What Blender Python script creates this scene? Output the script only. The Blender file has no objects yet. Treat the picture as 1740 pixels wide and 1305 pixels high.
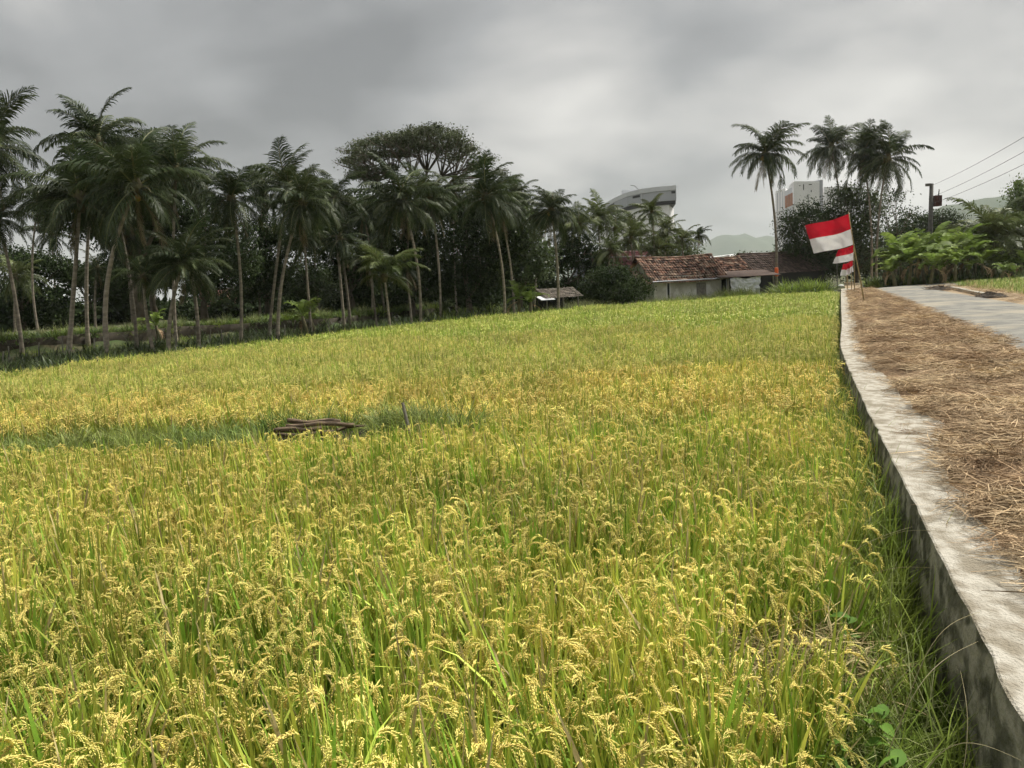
import bpy, math, random
import numpy as np
from mathutils import Vector, Matrix, noise as mnoise
R = math.radians
PI = math.pi
scene = bpy.context.scene
COL = scene.collection

# ------------------------------------------------------------------ camera
CAM = Vector((0.0, 0.0, 1.6))
FPX, CX, CY = 1307.0, 870.0, 652.5
PITCH, ROLL = R(7.54), R(3.0)
_f = Vector((0, math.cos(PITCH), -math.sin(PITCH)))
_r0 = Vector((1, 0, 0)); _u0 = Vector((0, math.sin(PITCH), math.cos(PITCH)))
_r = _r0 * math.cos(ROLL) - _u0 * math.sin(ROLL)
_u = _u0 * math.cos(ROLL) + _r0 * math.sin(ROLL)
cd = bpy.data.cameras.new('camera'); cam = bpy.data.objects.new('camera', cd); COL.objects.link(cam)
M = Matrix((_r, _u, -_f)).transposed().to_4x4(); M.translation = CAM
cam.matrix_world = M
cd.sensor_fit = 'HORIZONTAL'; cd.sensor_width = 36.0; cd.lens = 36.0 * FPX / 1740.0
cd.clip_start = 0.05; cd.clip_end = 20000
scene.camera = cam

# ------------------------------------------------------------------ sky, sun, exposure
SUN_EL, SUN_AZ = R(58), R(58)            # azimuth measured from +Y towards +X
w = bpy.data.worlds.new('World'); scene.world = w; w.use_nodes = True
nt = w.node_tree; nt.nodes.clear()
def N(tree, t, **kw):
    n = tree.nodes.new(t)
    for k, v in kw.items(): setattr(n, k, v)
    return n
def L(tree, a, b): tree.links.new(a, b)
def math_node(tree, op, a, b=None, clamp=False):
    n = N(tree, 'ShaderNodeMath', operation=op); n.use_clamp = clamp
    for i, v in enumerate((a, b)):
        if v is None: continue
        if isinstance(v, (int, float)): n.inputs[i].default_value = v
        else: L(tree, v, n.inputs[i])
    return n.outputs[0]
sky = N(nt, 'ShaderNodeTexSky', sky_type='NISHITA'); sky.sun_disc = False
sky.sun_elevation = SUN_EL; sky.sun_rotation = SUN_AZ; sky.dust_density = 4.0
skym = N(nt, 'ShaderNodeMix', data_type='RGBA', blend_type='MULTIPLY'); skym.inputs['Factor'].default_value = 1
L(nt, sky.outputs[0], skym.inputs['A']); skym.inputs['B'].default_value = (.08, .08, .08, 1)
tc = N(nt, 'ShaderNodeTexCoord'); sp = N(nt, 'ShaderNodeSeparateXYZ'); L(nt, tc.outputs['Generated'], sp.inputs[0])
zz = math_node(nt, 'ADD', math_node(nt, 'MAXIMUM', sp.outputs[2], 0.0), 0.38)
cv = N(nt, 'ShaderNodeCombineXYZ')
L(nt, math_node(nt, 'DIVIDE', sp.outputs[0], zz), cv.inputs[0]); L(nt, math_node(nt, 'DIVIDE', sp.outputs[1], zz), cv.inputs[1])
cv.inputs[2].default_value = 3.7
mp = N(nt, 'ShaderNodeMapping'); L(nt, cv.outputs[0], mp.inputs[0]); mp.inputs['Location'].default_value = (9.4, 8.8, 0); mp.inputs['Scale'].default_value = (0.85, 1.0, 1)
n1 = N(nt, 'ShaderNodeTexNoise'); L(nt, mp.outputs[0], n1.inputs['Vector']); n1.inputs['Scale'].default_value = 1.15
n1.inputs['Detail'].default_value = 3.5; n1.inputs['Roughness'].default_value = 0.48; n1.inputs['Distortion'].default_value = 0.25
n2 = N(nt, 'ShaderNodeTexNoise'); L(nt, mp.outputs[0], n2.inputs['Vector']); n2.inputs['Scale'].default_value = 3.0
n2.inputs['Detail'].default_value = 5; n2.inputs['Roughness'].default_value = 0.5; n2.inputs['Distortion'].default_value = 0.2
mixn = math_node(nt, 'ADD', math_node(nt, 'MULTIPLY', n1.outputs['Fac'], 0.66), math_node(nt, 'MULTIPLY', n2.outputs['Fac'], 0.34))
cr = N(nt, 'ShaderNodeValToRGB'); L(nt, mixn, cr.inputs[0])
e = cr.color_ramp.elements; e[0].position = 0.37; e[0].color = (.20, .207, .212, 1); e[1].position = 0.65; e[1].color = (.72, .705, .67, 1)
m1 = e.new(0.47); m1.color = (.325, .332, .335, 1); m2 = e.new(0.55); m2.color = (.50, .495, .48, 1)
cover = N(nt, 'ShaderNodeMix', data_type='RGBA'); cover.inputs['Factor'].default_value = 0.95
L(nt, skym.outputs['Result'], cover.inputs['A']); L(nt, cr.outputs[0], cover.inputs['B'])
bg = N(nt, 'ShaderNodeBackground'); L(nt, cover.outputs['Result'], bg.inputs[0]); bg.inputs[1].default_value = 0.28
wo = N(nt, 'ShaderNodeOutputWorld'); L(nt, bg.outputs[0], wo.inputs[0])
sd = bpy.data.lights.new('sun', 'SUN'); sun = bpy.data.objects.new('sun', sd); COL.objects.link(sun)
sd.energy = 1.5; sd.angle = R(14); sd.color = (1.0, .96, .88)
sun.rotation_euler = Vector((-math.sin(SUN_AZ)*math.cos(SUN_EL), -math.cos(SUN_AZ)*math.cos(SUN_EL), -math.sin(SUN_EL))).to_track_quat('-Z', 'Y').to_euler()
vs = scene.view_settings; vs.view_transform = 'Standard'; vs.look = 'None'; vs.gamma = 1; vs.exposure = 2.1; vs.use_curve_mapping = False
scene.render.engine = 'CYCLES'
cy = scene.cycles; cy.use_denoising = True; cy.use_adaptive_sampling = True; cy.adaptive_threshold = .03; cy.max_bounces = 4; cy.diffuse_bounces = 2; cy.transmission_bounces = 3; cy.transparent_max_bounces = 6; cy.volume_bounces = 1

# ------------------------------------------------------------------ pixel -> place
def ray(px, py): return (_f * FPX + _r * (px - CX) - _u * (py - CY))
def G(px, py, z):                       # on a level plane
    d = ray(px, py); t = (z - CAM.z) / d.z; return CAM + d * t
def W(px, py, Y):                       # at a distance Y ahead
    d = ray(px, py); return CAM + d * (Y / d.y)
def at_x(px, py, Y, z):                 # under/over pixel column at distance Y, forced height
    p = W(px, py, Y); return Vector((p.x, p.y, z))
def mpp(Y): return Y / FPX              # metres per pixel at distance

# ------------------------------------------------------------------ helpers
def tag(o, label=None, cat=None, group=None, kind=None):
    if label: o['label'] = label
    if cat: o['category'] = cat
    if group: o['group'] = group
    if kind: o['kind'] = kind
    return o
def empty(name, loc, label=None, cat=None, group=None):
    o = bpy.data.objects.new(name, None); COL.objects.link(o); o.location = loc; o.empty_display_size = .2
    return tag(o, label, cat, group)
class MB:
    def __init__(s): s.v = []; s.f = []; s.m = []; s.t = []; s.tc = 0.5
    def vert(s, p, t=None): s.v.append((p[0], p[1], p[2])); s.t.append(s.tc if t is None else t); return len(s.v) - 1
    def face(s, ids, m=0): s.f.append(ids); s.m.append(m)
    def poly(s, pts, m=0): s.face([s.vert(p) for p in pts], m)
    def tube(s, path, radii, sides=6, m=0, cap=True):
        path = [Vector(p) for p in path]; rings = []
        n = len(path); ref = Vector((0.31, 0.95, 0.05))
        for i, p in enumerate(path):
            t = (path[min(i+1, n-1)] - path[max(i-1, 0)])
            if t.length < 1e-9: t = Vector((0, 0, 1))
            t.normalize()
            a = t.cross(ref)
            if a.length < 1e-3: a = t.cross(Vector((1, 0, 0)))
            a.normalize(); b = t.cross(a)
            r = radii[i] if hasattr(radii, '__len__') else radii
            rings.append([s.vert(p + (a*math.cos(2*PI*k/sides) + b*math.sin(2*PI*k/sides)) * r) for k in range(sides)])
        for i in range(n - 1):
            for k in range(sides):
                k2 = (k+1) % sides
                s.face((rings[i][k], rings[i][k2], rings[i+1][k2], rings[i+1][k]), m)
        if cap: s.face(rings[0][::-1], m); s.face(rings[-1], m)
    def box(s, o, u, v, wv, m=0):           # corner o and three edge vectors
        o, u, v, wv = Vector(o), Vector(u), Vector(v), Vector(wv)
        if u.cross(v).dot(wv) < 0: u, v = v, u
        c = [o, o+u, o+u+v, o+v]; c += [p + wv for p in c]
        i = [s.vert(p) for p in c]
        for q in ((3,2,1,0),(4,5,6,7),(0,1,5,4),(1,2,6,5),(2,3,7,6),(3,0,4,7)): s.face([i[k] for k in q], m)
    def bipyr(s, p, d, ln, r, m=0):         # a grain: three-sided spindle
        d = d.normalized(); a = d.orthogonal().normalized(); b = d.cross(a)
        i0 = s.vert(p); mid = p + d*(ln*.45)
        ring = [s.vert(mid + (a*math.cos(k*2.0944) + b*math.sin(k*2.0944))*r) for k in range(3)]
        i1 = s.vert(p + d*ln)
        for k in range(3):
            s.face((i0, ring[(k+1) % 3], ring[k]), m); s.face((ring[k], ring[(k+1) % 3], i1), m)
    def ribbon(s, path, wid, side, m=0, fold=0.0):
        prev = None; n = len(path)
        for i, p in enumerate(path):
            wd = wid[i] if hasattr(wid, '__len__') else wid
            if i == n - 1 and wd < 1e-4:
                c = s.vert(p)
                if prev: s.face((prev[0], prev[1], c), m)
                return
            a = s.vert(p - side*wd*.5); b = s.vert(p + side*wd*.5)
            if prev: s.face((prev[0], prev[1], b, a), m)
            prev = (a, b)
    def mesh(s, name, mats, smooth=False):
        me = bpy.data.meshes.new(name); me.from_pydata(s.v, [], s.f)
        if not isinstance(mats, (list, tuple)): mats = [mats]
        for mt in mats: me.materials.append(mt)
        if any(s.m): me.polygons.foreach_set('material_index', s.m)
        at = me.attributes.new('tint', 'FLOAT', 'POINT'); at.data.foreach_set('value', s.t)
        if smooth: me.polygons.foreach_set('use_smooth', [True]*len(s.f))
        me.update(); return me
    def build(s, name, mats, parent=None, smooth=False, loc=None):
        return link(name, s.mesh(name, mats, smooth), parent, loc)
def link(name, me, parent=None, loc=None):
    o = bpy.data.objects.new(name, me); COL.objects.link(o)
    if parent: o.parent = parent
    if loc is not None: o.location = loc
    return o

def mat(name, a, b=None, scale=3.0, rough=.8, bump=0.0, bscale=None, tint=0.0, rnd=0.0, trans=0.0, spec=.2, detail=4, stretch=None, c=None, cscale=1.0, ramp=(.35, .65), hue=None):
    m = bpy.data.materials.new(name); m.use_nodes = True; t = m.node_tree; t.nodes.clear()
    out = N(t, 'ShaderNodeOutputMaterial'); p = N(t, 'ShaderNodeBsdfPrincipled')
    p.inputs['Roughness'].default_value = rough; p.inputs['Specular IOR Level'].default_value = spec
    geo = N(t, 'ShaderNodeNewGeometry'); pos = geo.outputs['Position']
    if stretch:
        mpn = N(t, 'ShaderNodeMapping'); L(t, pos, mpn.inputs[0]); mpn.inputs['Scale'].default_value = stretch; pos = mpn.outputs[0]
    rgb = N(t, 'ShaderNodeRGB'); rgb.outputs[0].default_value = (*a, 1); col = rgb.outputs[0]
    def mixc(fac, A, B, mode='MIX'):
        mx = N(t, 'ShaderNodeMix', data_type='RGBA', blend_type=mode)
        if isinstance(fac, float): mx.inputs['Factor'].default_value = fac
        else: L(t, fac, mx.inputs['Factor'])
        for sck, vv in (('A', A), ('B', B)):
            if isinstance(vv, tuple): mx.inputs[sck].default_value = vv
            else: L(t, vv, mx.inputs[sck])
        return mx.outputs['Result']
    def nz(sc, dt=detail):
        n = N(t, 'ShaderNodeTexNoise'); L(t, pos, n.inputs['Vector']); n.inputs['Scale'].default_value = sc; n.inputs['Detail'].default_value = dt; return n.outputs['Fac']
    def rampf(v, lo, hi):
        r = N(t, 'ShaderNodeMapRange'); L(t, v, r.inputs[0]); r.inputs[1].default_value = lo; r.inputs[2].default_value = hi; return r.outputs[0]
    if b: col = mixc(rampf(nz(scale), *ramp), col, (*b, 1))
    if c: col = mixc(rampf(nz(cscale), .5, .62), col, (*c, 1))
    def bright(fac_socket, amt, colr):
        k = math_node(t, 'ADD', math_node(t, 'MULTIPLY', fac_socket, 2*amt), 1 - amt)
        cc = N(t, 'ShaderNodeCombineColor'); [L(t, k, cc.inputs[i]) for i in range(3)]
        return mixc(1.0, colr, cc.outputs[0], 'MULTIPLY')
    if hue:      # second colour picked by the tint of a piece
        at = N(t, 'ShaderNodeAttribute', attribute_name='tint'); col = mixc(at.outputs['Fac'], col, (*hue, 1))
    if tint:
        at = N(t, 'ShaderNodeAttribute', attribute_name='tint'); col = bright(at.outputs['Fac'], tint, col)
    if rnd:
        oi = N(t, 'ShaderNodeObjectInfo'); col = bright(oi.outputs['Random'], rnd, col)
    L(t, col, p.inputs['Base Color'])
    if bump:
        bn = N(t, 'ShaderNodeBump'); bn.inputs['Strength'].default_value = bump; bn.inputs['Distance'].default_value = .02
        L(t, nz(bscale or scale*4, 6), bn.inputs['Height']); L(t, bn.outputs[0], p.inputs['Normal'])
    sh = p.outputs[0]
    if trans:
        tr = N(t, 'ShaderNodeBsdfTranslucent'); L(t, col, tr.inputs[0])
        ms = N(t, 'ShaderNodeMixShader'); ms.inputs[0].default_value = trans; L(t, sh, ms.inputs[1]); L(t, tr.outputs[0], ms.inputs[2]); sh = ms.outputs[0]
    L(t, sh, out.inputs[0])
    return m

# materials ----------------------------------------------------------
MSOIL = mat('wet_soil', (.030, .025, .017), (.055, .045, .030), 6, .85, .5)
MGROUND = mat('grove_ground', (.05, .055, .025), (.10, .085, .05), 1.2, .95, .5, c=(.06, .09, .03), cscale=.5)
MLAND = mat('far_land', (.05, .075, .03), (.09, .10, .05), .02, .95)
MASPH = mat('asphalt', (.15, .148, .135), (.25, .24, .21), 2.2, .95, .6, 60, c=(.30, .275, .22), cscale=.45, detail=8, spec=.15)
MDIRT = mat('road_shoulder', (.22, .16, .10), (.36, .28, .18), 2.5, .95, .6, 20)
MSTRAWB = mat('straw_bed', (.12, .075, .042), (.28, .19, .11), 5, .95, 1.0, 40, detail=8)
MSTRAW = mat('straw', (.25, .165, .095), (.52, .40, .245), 1.3, .85, tint=.65, rnd=.35, spec=.15, detail=6)
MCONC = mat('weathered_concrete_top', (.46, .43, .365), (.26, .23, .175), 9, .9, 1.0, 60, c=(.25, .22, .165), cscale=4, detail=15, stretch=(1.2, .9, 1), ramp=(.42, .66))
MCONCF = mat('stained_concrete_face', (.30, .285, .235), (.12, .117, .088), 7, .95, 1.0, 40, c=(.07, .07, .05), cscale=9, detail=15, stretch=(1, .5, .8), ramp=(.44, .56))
MTRUNK = mat('palm_trunk', (.33, .285, .225), (.18, .155, .12), 2.2, .95, .8, 9, rnd=.22, stretch=(1, 1, 3.5))
MBARK = mat('bark', (.09, .075, .055), (.16, .135, .10), 3, .95, .6, 14)
MFROND = mat('palm_frond', (.034, .053, .021), (.060, .078, .027), .5, .5, tint=.4, rnd=.30, trans=.22, spec=.18)
MFRONDY = mat('young_palm_frond', (.075, .105, .032), (.105, .125, .040), .6, .5, tint=.4, rnd=.30, trans=.25, spec=.2)
MDEADF = mat('dead_frond', (.13, .10, .06), (.20, .155, .09), 2, .85, tint=.4, rnd=.3, trans=.15)
MRACH = mat('frond_midrib', (.17, .19, .075), (.13, .12, .05), 2, .6, rnd=.2)
MHEART = mat('palm_heart', (.13, .12, .055), (.08, .065, .04), 4, .8)
MNUT = mat('coconut', (.28, .15, .045), (.16, .17, .04), 6, .5)
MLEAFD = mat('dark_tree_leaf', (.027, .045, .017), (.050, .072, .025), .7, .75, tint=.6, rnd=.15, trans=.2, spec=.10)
MLEAFM = mat('tree_leaf', (.050, .078, .027), (.078, .105, .036), .7, .5, tint=.6, rnd=.15, trans=.25, spec=.35)
MLEAFL = mat('bright_leaf', (.10, .16, .04), (.15, .20, .06), .9, .5, tint=.5, rnd=.2, trans=.3, spec=.35)
MUMB = mat('umbrella_tree_leaf', (.060, .076, .036), (.092, .108, .050), .8, .6, tint=.5, trans=.2)
MBAN = mat('banana_leaf', (.115, .175, .032), (.18, .24, .055), 1.2, .62, tint=.4, rnd=.35, trans=.35, spec=.15)
MBANS = mat('banana_stem', (.16, .15, .07), (.09, .075, .04), 4, .7, rnd=.3)
MGRASS = mat('green_grass', (.13, .20, .030), (.22, .27, .05), 1.8, .6, tint=.5, rnd=.3, trans=.3)
MGRASSB = mat('bund_grass', (.15, .23, .055), (.30, .33, .095), 1.6, .5, tint=.5, rnd=.3, trans=.3)
MGRASSD = mat('pale_weed', (.20, .24, .09), (.30, .31, .14), .8, .6, tint=.4, rnd=.3, trans=.25)
MDRYST = mat('dry_stalk', (.36, .31, .17), (.48, .42, .26), 6, .7, tint=.5)
MWEED = mat('weed_leaf', (.10, .20, .03), (.15, .26, .045), 8, .65, rnd=.35, trans=.3, spec=.12)
MWOOD = mat('log_wood', (.20, .145, .095), (.05, .037, .027), 9, .85, .8, 20, rnd=.5, stretch=(.6, 4, 4))
MWOODG = mat('grey_wood', (.27, .25, .21), (.17, .155, .13), 8, .9, .5)
MBAMB = mat('bamboo', (.34, .27, .14), (.22, .17, .09), 7, .6, .3, rnd=.2)
MRED = mat('flag_red', (.56, .016, .035), (.47, .012, .028), 2.5, .8, trans=.3)
MWHITE = mat('flag_white', (.78, .76, .80), (.72, .70, .75), 3, .75, trans=.25)
MTILE = mat('terracotta_tile', (.19, .095, .062), (.085, .052, .040), 3.5, .9, .4, 20, tint=.75, c=(.28, .20, .145), cscale=2.2, ramp=(.42, .58))
MTILED = mat('dark_roof', (.065, .045, .038), (.10, .07, .055), 3, .9, .4, tint=.4)
MREDROOF = mat('maroon_metal_roof', (.15, .035, .035), (.11, .03, .03), 2, .5, tint=.3)
MLIME = mat('whitewashed_wall', (.58, .56, .49), (.40, .375, .31), 1.6, .95, .4, 18, c=(.68, .67, .62), cscale=1.2, detail=8)
MWPAINT = mat('white_wall', (.84, .83, .84), (.78, .77, .78), .3, .8)
MGPANEL = mat('grey_cladding', (.42, .43, .47), (.38, .39, .43), .2, .6)
MGLIGHT = mat('pale_grey_cladding', (.60, .61, .64), None, rough=.6)
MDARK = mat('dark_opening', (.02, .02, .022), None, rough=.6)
MORANGE = mat('orange_panel', (.40, .20, .13), (.34, .17, .11), 2, .7)
MTARP = mat('silver_tarpaulin', (.74, .75, .77), (.58, .59, .61), 2.5, .42, .4, 8, spec=.5)
MGREYT = mat('grey_roof_tile', (.30, .265, .22), (.21, .18, .15), 5, .9, .4, tint=.35)
MMETAL = mat('pale_sheet', (.62, .63, .64), None, rough=.5)
MPOLE = mat('concrete_pole', (.13, .125, .115), (.09, .085, .08), 5, .9)
MRUST = mat('rusty_transformer', (.12, .055, .05), (.08, .05, .05), 6, .7)
MWIRE = mat('wire', (.05, .05, .055), None, rough=.6)
MMOUNT = mat('forested_hill', (.05, .075, .045), (.075, .095, .06), .01, .95)
MASH = mat('burnt_straw', (.035, .03, .025), (.09, .07, .05), 9, .95, .8)
MSACK = mat('white_sack', (.76, .76, .75), None, rough=.6)
MORNG = mat('orange_plastic', (.75, .15, .05), None, rough=.5)

def rice_mats(tag_, green, gold, panA, panB):
    """leaf and panicle materials: ripeness drifts over the field with the plant's own place, and differs blade by blade"""
    out = []
    for nm, a, b, tr, amt in (('leaf', green, gold, .25, .50), ('panicle', panA, panB, .15, .30)):
        m = mat('rice_%s_%s' % (nm, tag_), a, None, rough=.55, trans=tr, tint=amt, rnd=.16, spec=.3)
        t = m.node_tree
        rgb = [n for n in t.nodes if n.type == 'RGB'][0]
        old = [l.to_socket for l in rgb.outputs[0].links]
        oi = N(t, 'ShaderNodeNewGeometry'); nz = N(t, 'ShaderNodeTexNoise'); L(t, oi.outputs['Position'], nz.inputs['Vector'])
        nz.inputs['Scale'].default_value = .42; nz.inputs['Detail'].default_value = 3
        at = N(t, 'ShaderNodeAttribute', attribute_name='ripe')
        f = math_node(t, 'ADD', math_node(t, 'MULTIPLY', math_node(t, 'SUBTRACT', nz.outputs['Fac'], .5), 1.6), at.outputs['Fac'], True)
        mx = N(t, 'ShaderNodeMix', data_type='RGBA'); L(t, f, mx.inputs['Factor']); mx.inputs['A'].default_value = (*a, 1); mx.inputs['B'].default_value = (*b, 1)
        for s_ in old: L(t, mx.outputs['Result'], s_)
        out.append(m)
    return out + [MDRYBL]
MDRYBL = mat('withered_blade', (.42, .33, .15), (.55, .46, .25), 9, .8, tint=.4, trans=.2)
RM_NEAR = rice_mats('near', (.20, .345, .04), (.56, .545, .10), (.86, .79, .23), (.87, .70, .21))
RM_MID = rice_mats('middle', (.25, .36, .055), (.52, .48, .105), (.78, .70, .20), (.82, .63, .19))
RM_FAR = rice_mats('far', (.26, .38, .06), (.46, .47, .10), (.62, .61, .17), (.70, .61, .18))
RM_FAR2 = rice_mats('farthest', (.24, .36, .06), (.42, .44, .09), (.44, .47, .11), (.56, .53, .13))
RM_GREEN = rice_mats('green', (.17, .27, .05), (.24, .32, .06), (.26, .32, .07), (.34, .36, .08))

# ------------------------------------------------------------------ scattering (stuff only)
def proto_collection(name, meshes):
    c = bpy.data.collections.new(name)
    for i, me in enumerate(meshes):
        o = bpy.data.objects.new('%s_%02d' % (name, i), me); c.objects.link(o)
    return c
def scatter(name, pts, rots, scls, idx, coll, label, cat):
    me = bpy.data.meshes.new(name); me.from_pydata([tuple(p) for p in pts], [], [])
    a = me.attributes.new('rot', 'FLOAT_VECTOR', 'POINT'); a.data.foreach_set('vector', np.asarray(rots, np.float32).ravel())
    a = me.attributes.new('scl', 'FLOAT_VECTOR', 'POINT'); a.data.foreach_set('vector', np.asarray(scls, np.float32).ravel())
    a = me.attributes.new('idx', 'INT', 'POINT'); a.data.foreach_set('value', np.asarray(idx, np.int32))
    o = link(name, me); tag(o, label, cat, kind='stuff')
    g = bpy.data.node_groups.new(name + '_scatter', 'GeometryNodeTree')
    g.interface.new_socket('Geometry', in_out='INPUT', socket_type='NodeSocketGeometry')
    g.interface.new_socket('Geometry', in_out='OUTPUT', socket_type='NodeSocketGeometry')
    gi = g.nodes.new('NodeGroupInput'); go = g.nodes.new('NodeGroupOutput')
    ci = g.nodes.new('GeometryNodeCollectionInfo'); ci.inputs['Collection'].default_value = coll
    ci.inputs['Separate Children'].default_value = True; ci.inputs['Reset Children'].default_value = True
    ip = g.nodes.new('GeometryNodeInstanceOnPoints'); ip.inputs['Pick Instance'].default_value = True
    mp_ = g.nodes.new('GeometryNodeMeshToPoints')
    g.links.new(gi.outputs[0], mp_.inputs[0]); g.links.new(mp_.outputs[0], ip.inputs['Points'])
    def na(nm, ty):
        n = g.nodes.new('GeometryNodeInputNamedAttribute'); n.data_type = ty; n.inputs[0].default_value = nm
        return n.outputs[0]
    g.links.new(ci.outputs[0], ip.inputs['Instance'])
    g.links.new(na('idx', 'INT'), ip.inputs['Instance Index'])
    er = g.nodes.new('FunctionNodeEulerToRotation'); g.links.new(na('rot', 'FLOAT_VECTOR'), er.inputs[0]); g.links.new(er.outputs[0], ip.inputs['Rotation'])
    g.links.new(na('scl', 'FLOAT_VECTOR'), ip.inputs['Scale'])
    g.links.new(ip.outputs[0], go.inputs[0])
    md = o.modifiers.new('scatter', 'NODES'); md.node_group = g
    return o

def arc_path(p, az, el0, bend, ln, n, power=1.6, rng=random):
    """a curve that starts at elevation el0 and bends down by `bend` radians along its length"""
    pts = [p.copy()]; h = Vector((math.cos(az), math.sin(az), 0))
    for i in range(n):
        s = (i + .5) / n; el = el0 - bend * s**power
        p = p + (h*math.cos(el) + Vector((0, 0, 1))*math.sin(el)) * (ln/n); pts.append(p.copy())
    return pts

def rice_hill(seed, lod, ripe=.4, htf=1.0):
    """one planted hill as arrays: vertices, triangles, material index, tint, ripeness"""
    rg = random.Random(seed); b = MB(); rip = []
    def mark(r_):
        rip.extend([r_]*(len(b.v) - len(rip)))
    nl = (32, 20, 14)[lod]; seg = (6, 4, 3)[lod]; wm = (1.0, 1.4, 2.2)[lod]
    hill_r = rg.gauss(0, .14)
    for k in range(nl):
        az = rg.uniform(0, 2*PI); rr = rg.uniform(0, .05); az2 = az + rg.gauss(0, .5)
        p = Vector((math.cos(az)*rr, math.sin(az)*rr, 0))
        flag = rg.random() < .45
        ln = rg.uniform(.56, .78) * htf if not flag else rg.uniform(.74, .92) * htf
        el = R(90 - abs(rg.gauss(0, 9)) - 2); bend = R(rg.uniform(2, 16)) if flag else R(abs(rg.gauss(12, 18)) + 3)
        if rg.random() < .12: bend = R(rg.uniform(60, 110))
        path = arc_path(p, az2, el, bend, ln, seg, 2.2)
        wd = rg.uniform(.013, .024) * (wm if lod else 1.0)*(.85 if lod else 1)
        ws = [wd*(.55 + .45*min(1, 3*i/seg)) * (1 if i < seg*.6 else max(0, 1 - ((i/seg - .6)/.4)**1.5)) for i in range(seg+1)]; ws[-1] = 0
        tw = az2 + PI/2 + rg.uniform(-.7, .7)
        b.tc = rg.uniform(.15, .95)
        b.ribbon(path, ws, Vector((math.cos(tw), math.sin(tw), 0)), 2 if rg.random() < .09 else 0)
        mark(min(1, max(0, ripe + hill_r + rg.gauss(-.05, .22))))
    npn = (9, 8, 6)[lod]
    for k in range(npn):
        az = rg.uniform(0, 2*PI); rr = rg.uniform(0, .05); az2 = az + rg.gauss(0, .4)
        p = Vector((math.cos(az)*rr, math.sin(az)*rr, 0))
        hl = rg.uniform(.60, .74) * htf; el = R(90 - abs(rg.gauss(0, 6)) - 2)
        st = arc_path(p, az2, el, R(8), hl, 3)
        rp = min(1, max(0, ripe + hill_r + rg.gauss(.05, .28)))
        pl = rg.uniform(.10, .15); bend = R(rg.uniform(115, 185))
        az3 = az2 + rg.gauss(0, .3)
        ar = arc_path(st[-1], az3, el - R(12), bend, pl, 8, .85)
        sd_ = Vector((-math.sin(az3), math.cos(az3), 0))
        b.tc = rg.uniform(.3, .8)
        if lod < 2: b.ribbon(st + ar[1:4], .0035*wm, sd_, 0); mark(.3)
        t0 = rg.uniform(.3, .9)
        if lod == 0:
            for j in range(9):
                s = .10 + .86*j/8; q = s*8; i0 = min(7, int(q)); bp = ar[i0].lerp(ar[i0+1], q - i0)
                tg = (ar[i0+1] - ar[i0]).normalized()
                sg = 1 if j % 2 else -1
                d = (tg*1.0 + sd_*sg*rg.uniform(.05, .32) + Vector((0, 0, -.12))).normalized()
                bl = rg.uniform(.045, .068)*(1.1 - .4*s); ng = int(bl/.0068)
                for gk in range(ng):
                    gs = gk/ng; gp = bp + d*(bl*gs) + Vector((0, 0, -.03*gs*gs))
                    gd = d + Vector((rg.uniform(-.28, .28), rg.uniform(-.28, .28), rg.uniform(-.3, .15)))
                    b.tc = min(1, max(0, t0 + rg.uniform(-.15, .15)))
                    b.bipyr(gp, gd, .0180, .0028, 1)
        elif lod == 1:
            b.tc = t0
            for j in range(5):
                s = .1 + .75*j/4; q = s*8; i0 = min(7, int(q)); bp = ar[i0].lerp(ar[i0+1], q - i0)
                tg = (ar[i0+1] - ar[i0]).normalized(); sg = 1 if j % 2 else -1
                d = (tg*.9 + sd_*sg*rg.uniform(.1, .4) + Vector((0, 0, -.2))).normalized()
                bl = rg.uniform(.07, .10)
                for h_ in range(3):
                    b.bipyr(bp + d*(bl*h_/3) + Vector((0, 0, -.02*h_*h_/9)), d + Vector((rg.uniform(-.3, .3), rg.uniform(-.3, .3), -.3)), bl*.5, .0068, 1)
        else:
            b.tc = t0
            b.ribbon([ar[0], ar[2], ar[4], ar[6], ar[8]], [.010, .022, .026, .018, .006], (sd_ + Vector((0, 0, .4))).normalized(), 1)
        mark(rp)
    F, mi = [], []
    for f, m_ in zip(b.f, b.m):
        for k in range(1, len(f)-1): F.append((f[0], f[k], f[k+1])); mi.append(m_)
    return np.array(b.v, np.float32), np.array(F, np.int32), np.array(mi, np.int32), np.array(b.t, np.float32), np.array(rip, np.float32)
def tri_mesh(name, parts, mats):
    V, F, MI, T, RP = [], [], [], [], []; n = 0
    for v, f, m_, t, r_ in parts:
        V.append(v); F.append(f + n); MI.append(m_); T.append(t); RP.append(r_); n += len(v)
    V = np.concatenate(V).astype(np.float32); F = np.concatenate(F).astype(np.int32); MI = np.concatenate(MI); T = np.concatenate(T); RP = np.concatenate(RP)
    me = bpy.data.meshes.new(name); me.vertices.add(len(V)); me.vertices.foreach_set('co', V.ravel())
    me.loops.add(F.size); me.loops.foreach_set('vertex_index', F.ravel())
    me.polygons.add(len(F)); me.polygons.foreach_set('loop_start', np.arange(0, F.size, 3, dtype=np.int32)); me.polygons.foreach_set('material_index', MI.astype(np.int32))
    for m_ in mats: me.materials.append(m_)
    me.update(calc_edges=True)
    for nm, arr in (('tint', T), ('ripe', RP)):
        a = me.attributes.new(nm, 'FLOAT', 'POINT'); a.data.foreach_set('value', arr.astype(np.float32))
    return me
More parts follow.
